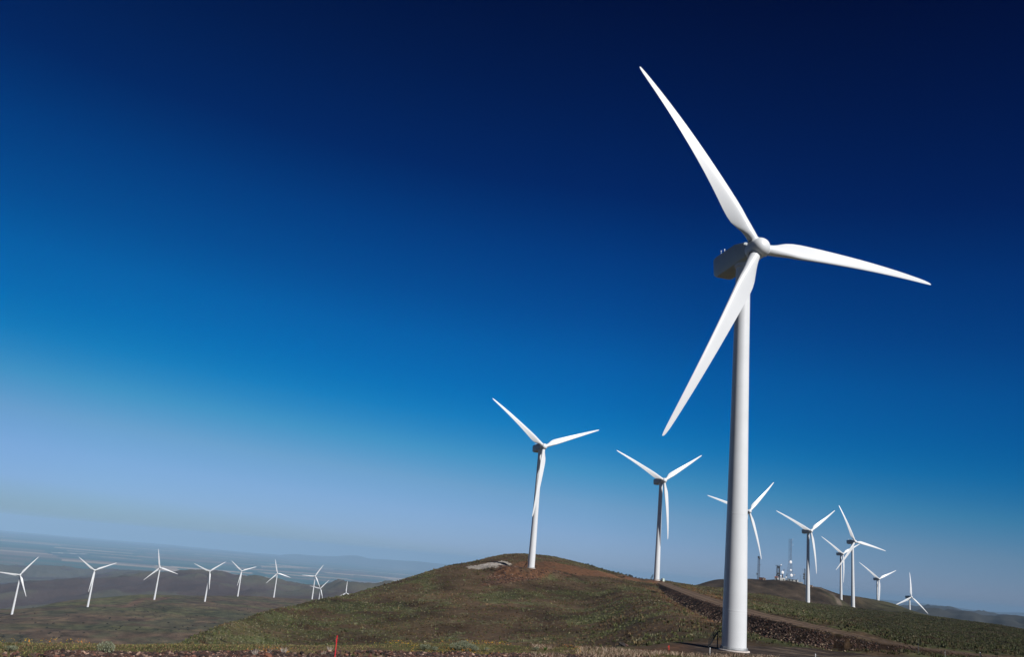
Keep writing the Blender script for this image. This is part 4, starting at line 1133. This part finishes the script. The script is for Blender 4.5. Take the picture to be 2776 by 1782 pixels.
b = MB(); b.box((-.3, 0, 7.4), (1.8, 1.2, 1.7)); b.tube((-1.4, 0, 5.5), (-1.4, 0, 10), .1, n=4); link('antenna', b.mesh('antenna'), M_dark, parent=t)
# squat tower with platform
p = site(2110.5, RS - 5); H_ = hgt(2110.5, 1535, RS - 5, p[2])
t = root_at('radio_tower', p, 'squat dark lattice tower with a flat antenna platform beside a large white dish', 'radio tower')
b = MB(); lattice(b, (-.5, 0, 0), H_, 4.6, 3.4, 7, .2, 4); b.tube((1.5, 0, 0), (1.5, 0, H_), .42, n=6); link('lattice_frame', b.mesh('lattice_frame'), M_lat, parent=t)
b = MB(); b.box((0, 0, H_), (8.6, 4, .35)); b.box((-.6, 0, H_ - 2.2), (2.0, 1.6, 3.2))
for x_ in (-3.9, -2.6, -1.2, .2, 2.1, 3.4): b.tube((x_, 0, H_), (x_, 0, H_ + 1.7), .09, n=4)
link('platform', b.mesh('platform'), M_lat, parent=t)
dish(t, 2106, 1560, RS - 8, 1.25, M_dark, 'drum_antenna', 20); dish(t, 2109.5, 1556, RS - 8, 1.4, M_dark, 'drum_antenna', -10); dish(t, 2111, 1562, RS - 8, 1.1, M_dark, 'drum_antenna', 30)
dish(t, 2117.5, 1532.5, RS - 6, .8, M_dish)
dish(t, 2116.5, 1563, RS - 7, 1.1, M_dish)
# big dish on pedestal
p = site(2122, RS - 10)
t = root_at('satellite_dish', p, 'largest white dish, on its own pedestal beside the squat lattice tower', 'dish')
dish(t, 2121.6, 1553.3, RS - 12, 2.05, M_dish)
b = MB(); q = at(2121.6, 1553.3, RS - 12) - p; b.tube((0, 0, 0), (q[0], q[1] + 1.2, q[2]), 1.0, .55, n=10)
b.tube((0, 0, q[2]), (1.5, 1, q[2] + 3.2), .15, n=4); b.tube((1.5, 1, q[2] + 3.2), (2.4, 1, q[2] + 4.2), .6, n=8)
link('pedestal', b.mesh('pedestal'), M_lat2, parent=t)
# far right mast with three drums
p = site(2182, RS + 2); H_ = hgt(2182, 1543, RS, p[2])
t = root_at('radio_tower', p, 'thin dark mast with three stacked drum antennas, just left of a turbine tower', 'radio tower')
b = MB(); lattice(b, (0, 0, 0), H_, 1.6, 1.2, 9, .16, 3); b.tube((-2.6, 0, H_ - 6), (-3.2, 0, H_), .1, n=4); b.tube((0, 0, H_ - 7), (-2.6, 0, H_ - 6), .12, n=4); link('lattice_frame', b.mesh('lattice_frame'), M_lat, parent=t)
for py in (1558.5, 1564.5, 1569.8): dish(t, 2179.2, py, RS - 1, 1.3, M_dark, 'drum_antenna', 10)
for px, h_, lab in ((2161, 5.5, 'short thin pole between the white equipment sheds'), (2169.3, 10.5, 'thin pole standing alone between the sheds and the stacked drum mast')):
    p = site(px, RS); t = root_at('antenna_pole', p, lab, 'antenna pole')
    b = MB(); b.tube((0, 0, 0), (0, 0, h_), .14, n=6); link('pole', b.mesh('pole'), M_lat, parent=t)
    b = MB(); b.tube((-.5, 0, h_ - .6), (.5, 0, h_ - .6), .07, n=4); link('crossarm', b.mesh('crossarm'), M_lat, parent=t)
def shed(px, r, w, d, h, mw, mr, lab, yaw=-35, roof='flat', door=True):
    p = site(px, r)
    t = root_at('equipment_shed', p, lab, 'shed', 'radio site sheds'); t.rotation_euler = (0, 0, R(yaw))
    b = MB(); b.box((0, 0, h / 2 - .6), (w, d, h + 1.2)); link('wall', b.mesh('wall'), mw, parent=t)
    b = MB()
    if roof == 'flat': b.box((0, 0, h + .12), (w + .4, d + .4, .24))
    elif roof == 'gable': b.add([(-w / 2 - .2, -d / 2 - .2, h + .01), (w / 2 + .2, -d / 2 - .2, h + .01), (w / 2 + .2, d / 2 + .2, h + .01), (-w / 2 - .2, d / 2 + .2, h + .01), (-w / 2 - .2, 0, h + h * .5), (w / 2 + .2, 0, h + h * .5)], [(0, 1, 5, 4), (2, 3, 4, 5), (0, 4, 3), (1, 2, 5), (0, 3, 2, 1)])
    else:
        b.add([(x_, y_ * d / 2, z_) for x_ in (-w / 2, w / 2) for y_, z_ in ((-1, h + .01), (-.7, h + .7), (-.3, h + 1.05), (.3, h + 1.05), (.7, h + .7), (1, h + .01))], [(0, 1, 7, 6), (1, 2, 8, 7), (2, 3, 9, 8), (3, 4, 10, 9), (4, 5, 11, 10), (0, 6, 11, 5), (0, 5, 4, 3, 2, 1), (6, 7, 8, 9, 10, 11)])
    link('roof', b.mesh('roof'), mr, parent=t)
    if door:
        b = MB(); b.box((w * .2, -d / 2 - .03, 1.05), (1.0, .08, 2.1)); link('door', b.mesh('door'), M_dark, parent=t)
M_brick = mat('red_brown_brick', (.22, .09, .06), rough=.9, noise=(2, .2)); M_tan = mat('tan_block', (.42, .29, .20), rough=.9); M_wh = mat('white_render', (.50, .50, .48), rough=.8)
M_greyw = mat('grey_cladding', (.30, .33, .34), rough=.7)
shed(2065, RS - 10, 7.0, 5.0, 2.9, M_brick, M_brick, 'brick red shed at the foot of the slender mast', -30)
shed(2072, RS - 12, 4.0, 3.4, 2.2, M_tan, M_tan, 'low tan shed right of the brick red shed', -20)
shed(2105, RS - 12, 4.2, 4.0, 3.4, M_wh, M_brick, 'white shed with a dark red end at the squat lattice tower', -35, 'gable')
shed(2121, RS - 16, 7.5, 5.0, 2.3, M_wh, M_wh, 'low white building with a rounded roof under the largest dish', -10, 'round')
shed(2139, RS - 8, 5.0, 4.0, 2.4, M_greyw, M_greyw, 'grey shed between the legs of the tallest tower', -25)
shed(2149, RS - 6, 3.6, 3.0, 2.2, M_wh, M_dark, 'small white shed right of the tallest tower base', -35)
shed(2158.5, RS - 4, 4.6, 3.6, 2.8, M_wh, M_wh, 'white box shed halfway between the tallest tower and the drum mast', -35)
shed(2170, RS - 4, 6.0, 3.0, 1.3, M_wh, M_wh, 'long low white shed left of the stacked drum mast', -15, 'flat', False)
shed(2199, RS - 2, 3.6, 3.4, 2.6, M_tan, M_tan, 'tan shed right of the turbine tower at the hill edge', -25)

# ------------------------------------------------------------------ air
b = MB(); b.box((0, 0, (-2200 + 118) / 2), (240000, 240000, 2318))
hz = b.mesh('haze')
M_haze = bpy.data.materials.new('haze'); M_haze.use_nodes = True
hn = M_haze.node_tree; hn.nodes.clear()
ho = hn.nodes.new('ShaderNodeOutputMaterial'); hv = hn.nodes.new('ShaderNodeVolumePrincipled')
hv.inputs['Color'].default_value = (.335, .54, .79, 1); hv.inputs['Density'].default_value = 3.4e-5
hv.inputs['Anisotropy'].default_value = -0.3
hn.links.new(hv.outputs[0], ho.inputs['Volume'])
haze = link('haze', hz, M_haze, kind='stuff', label='thin blue air over the plain')
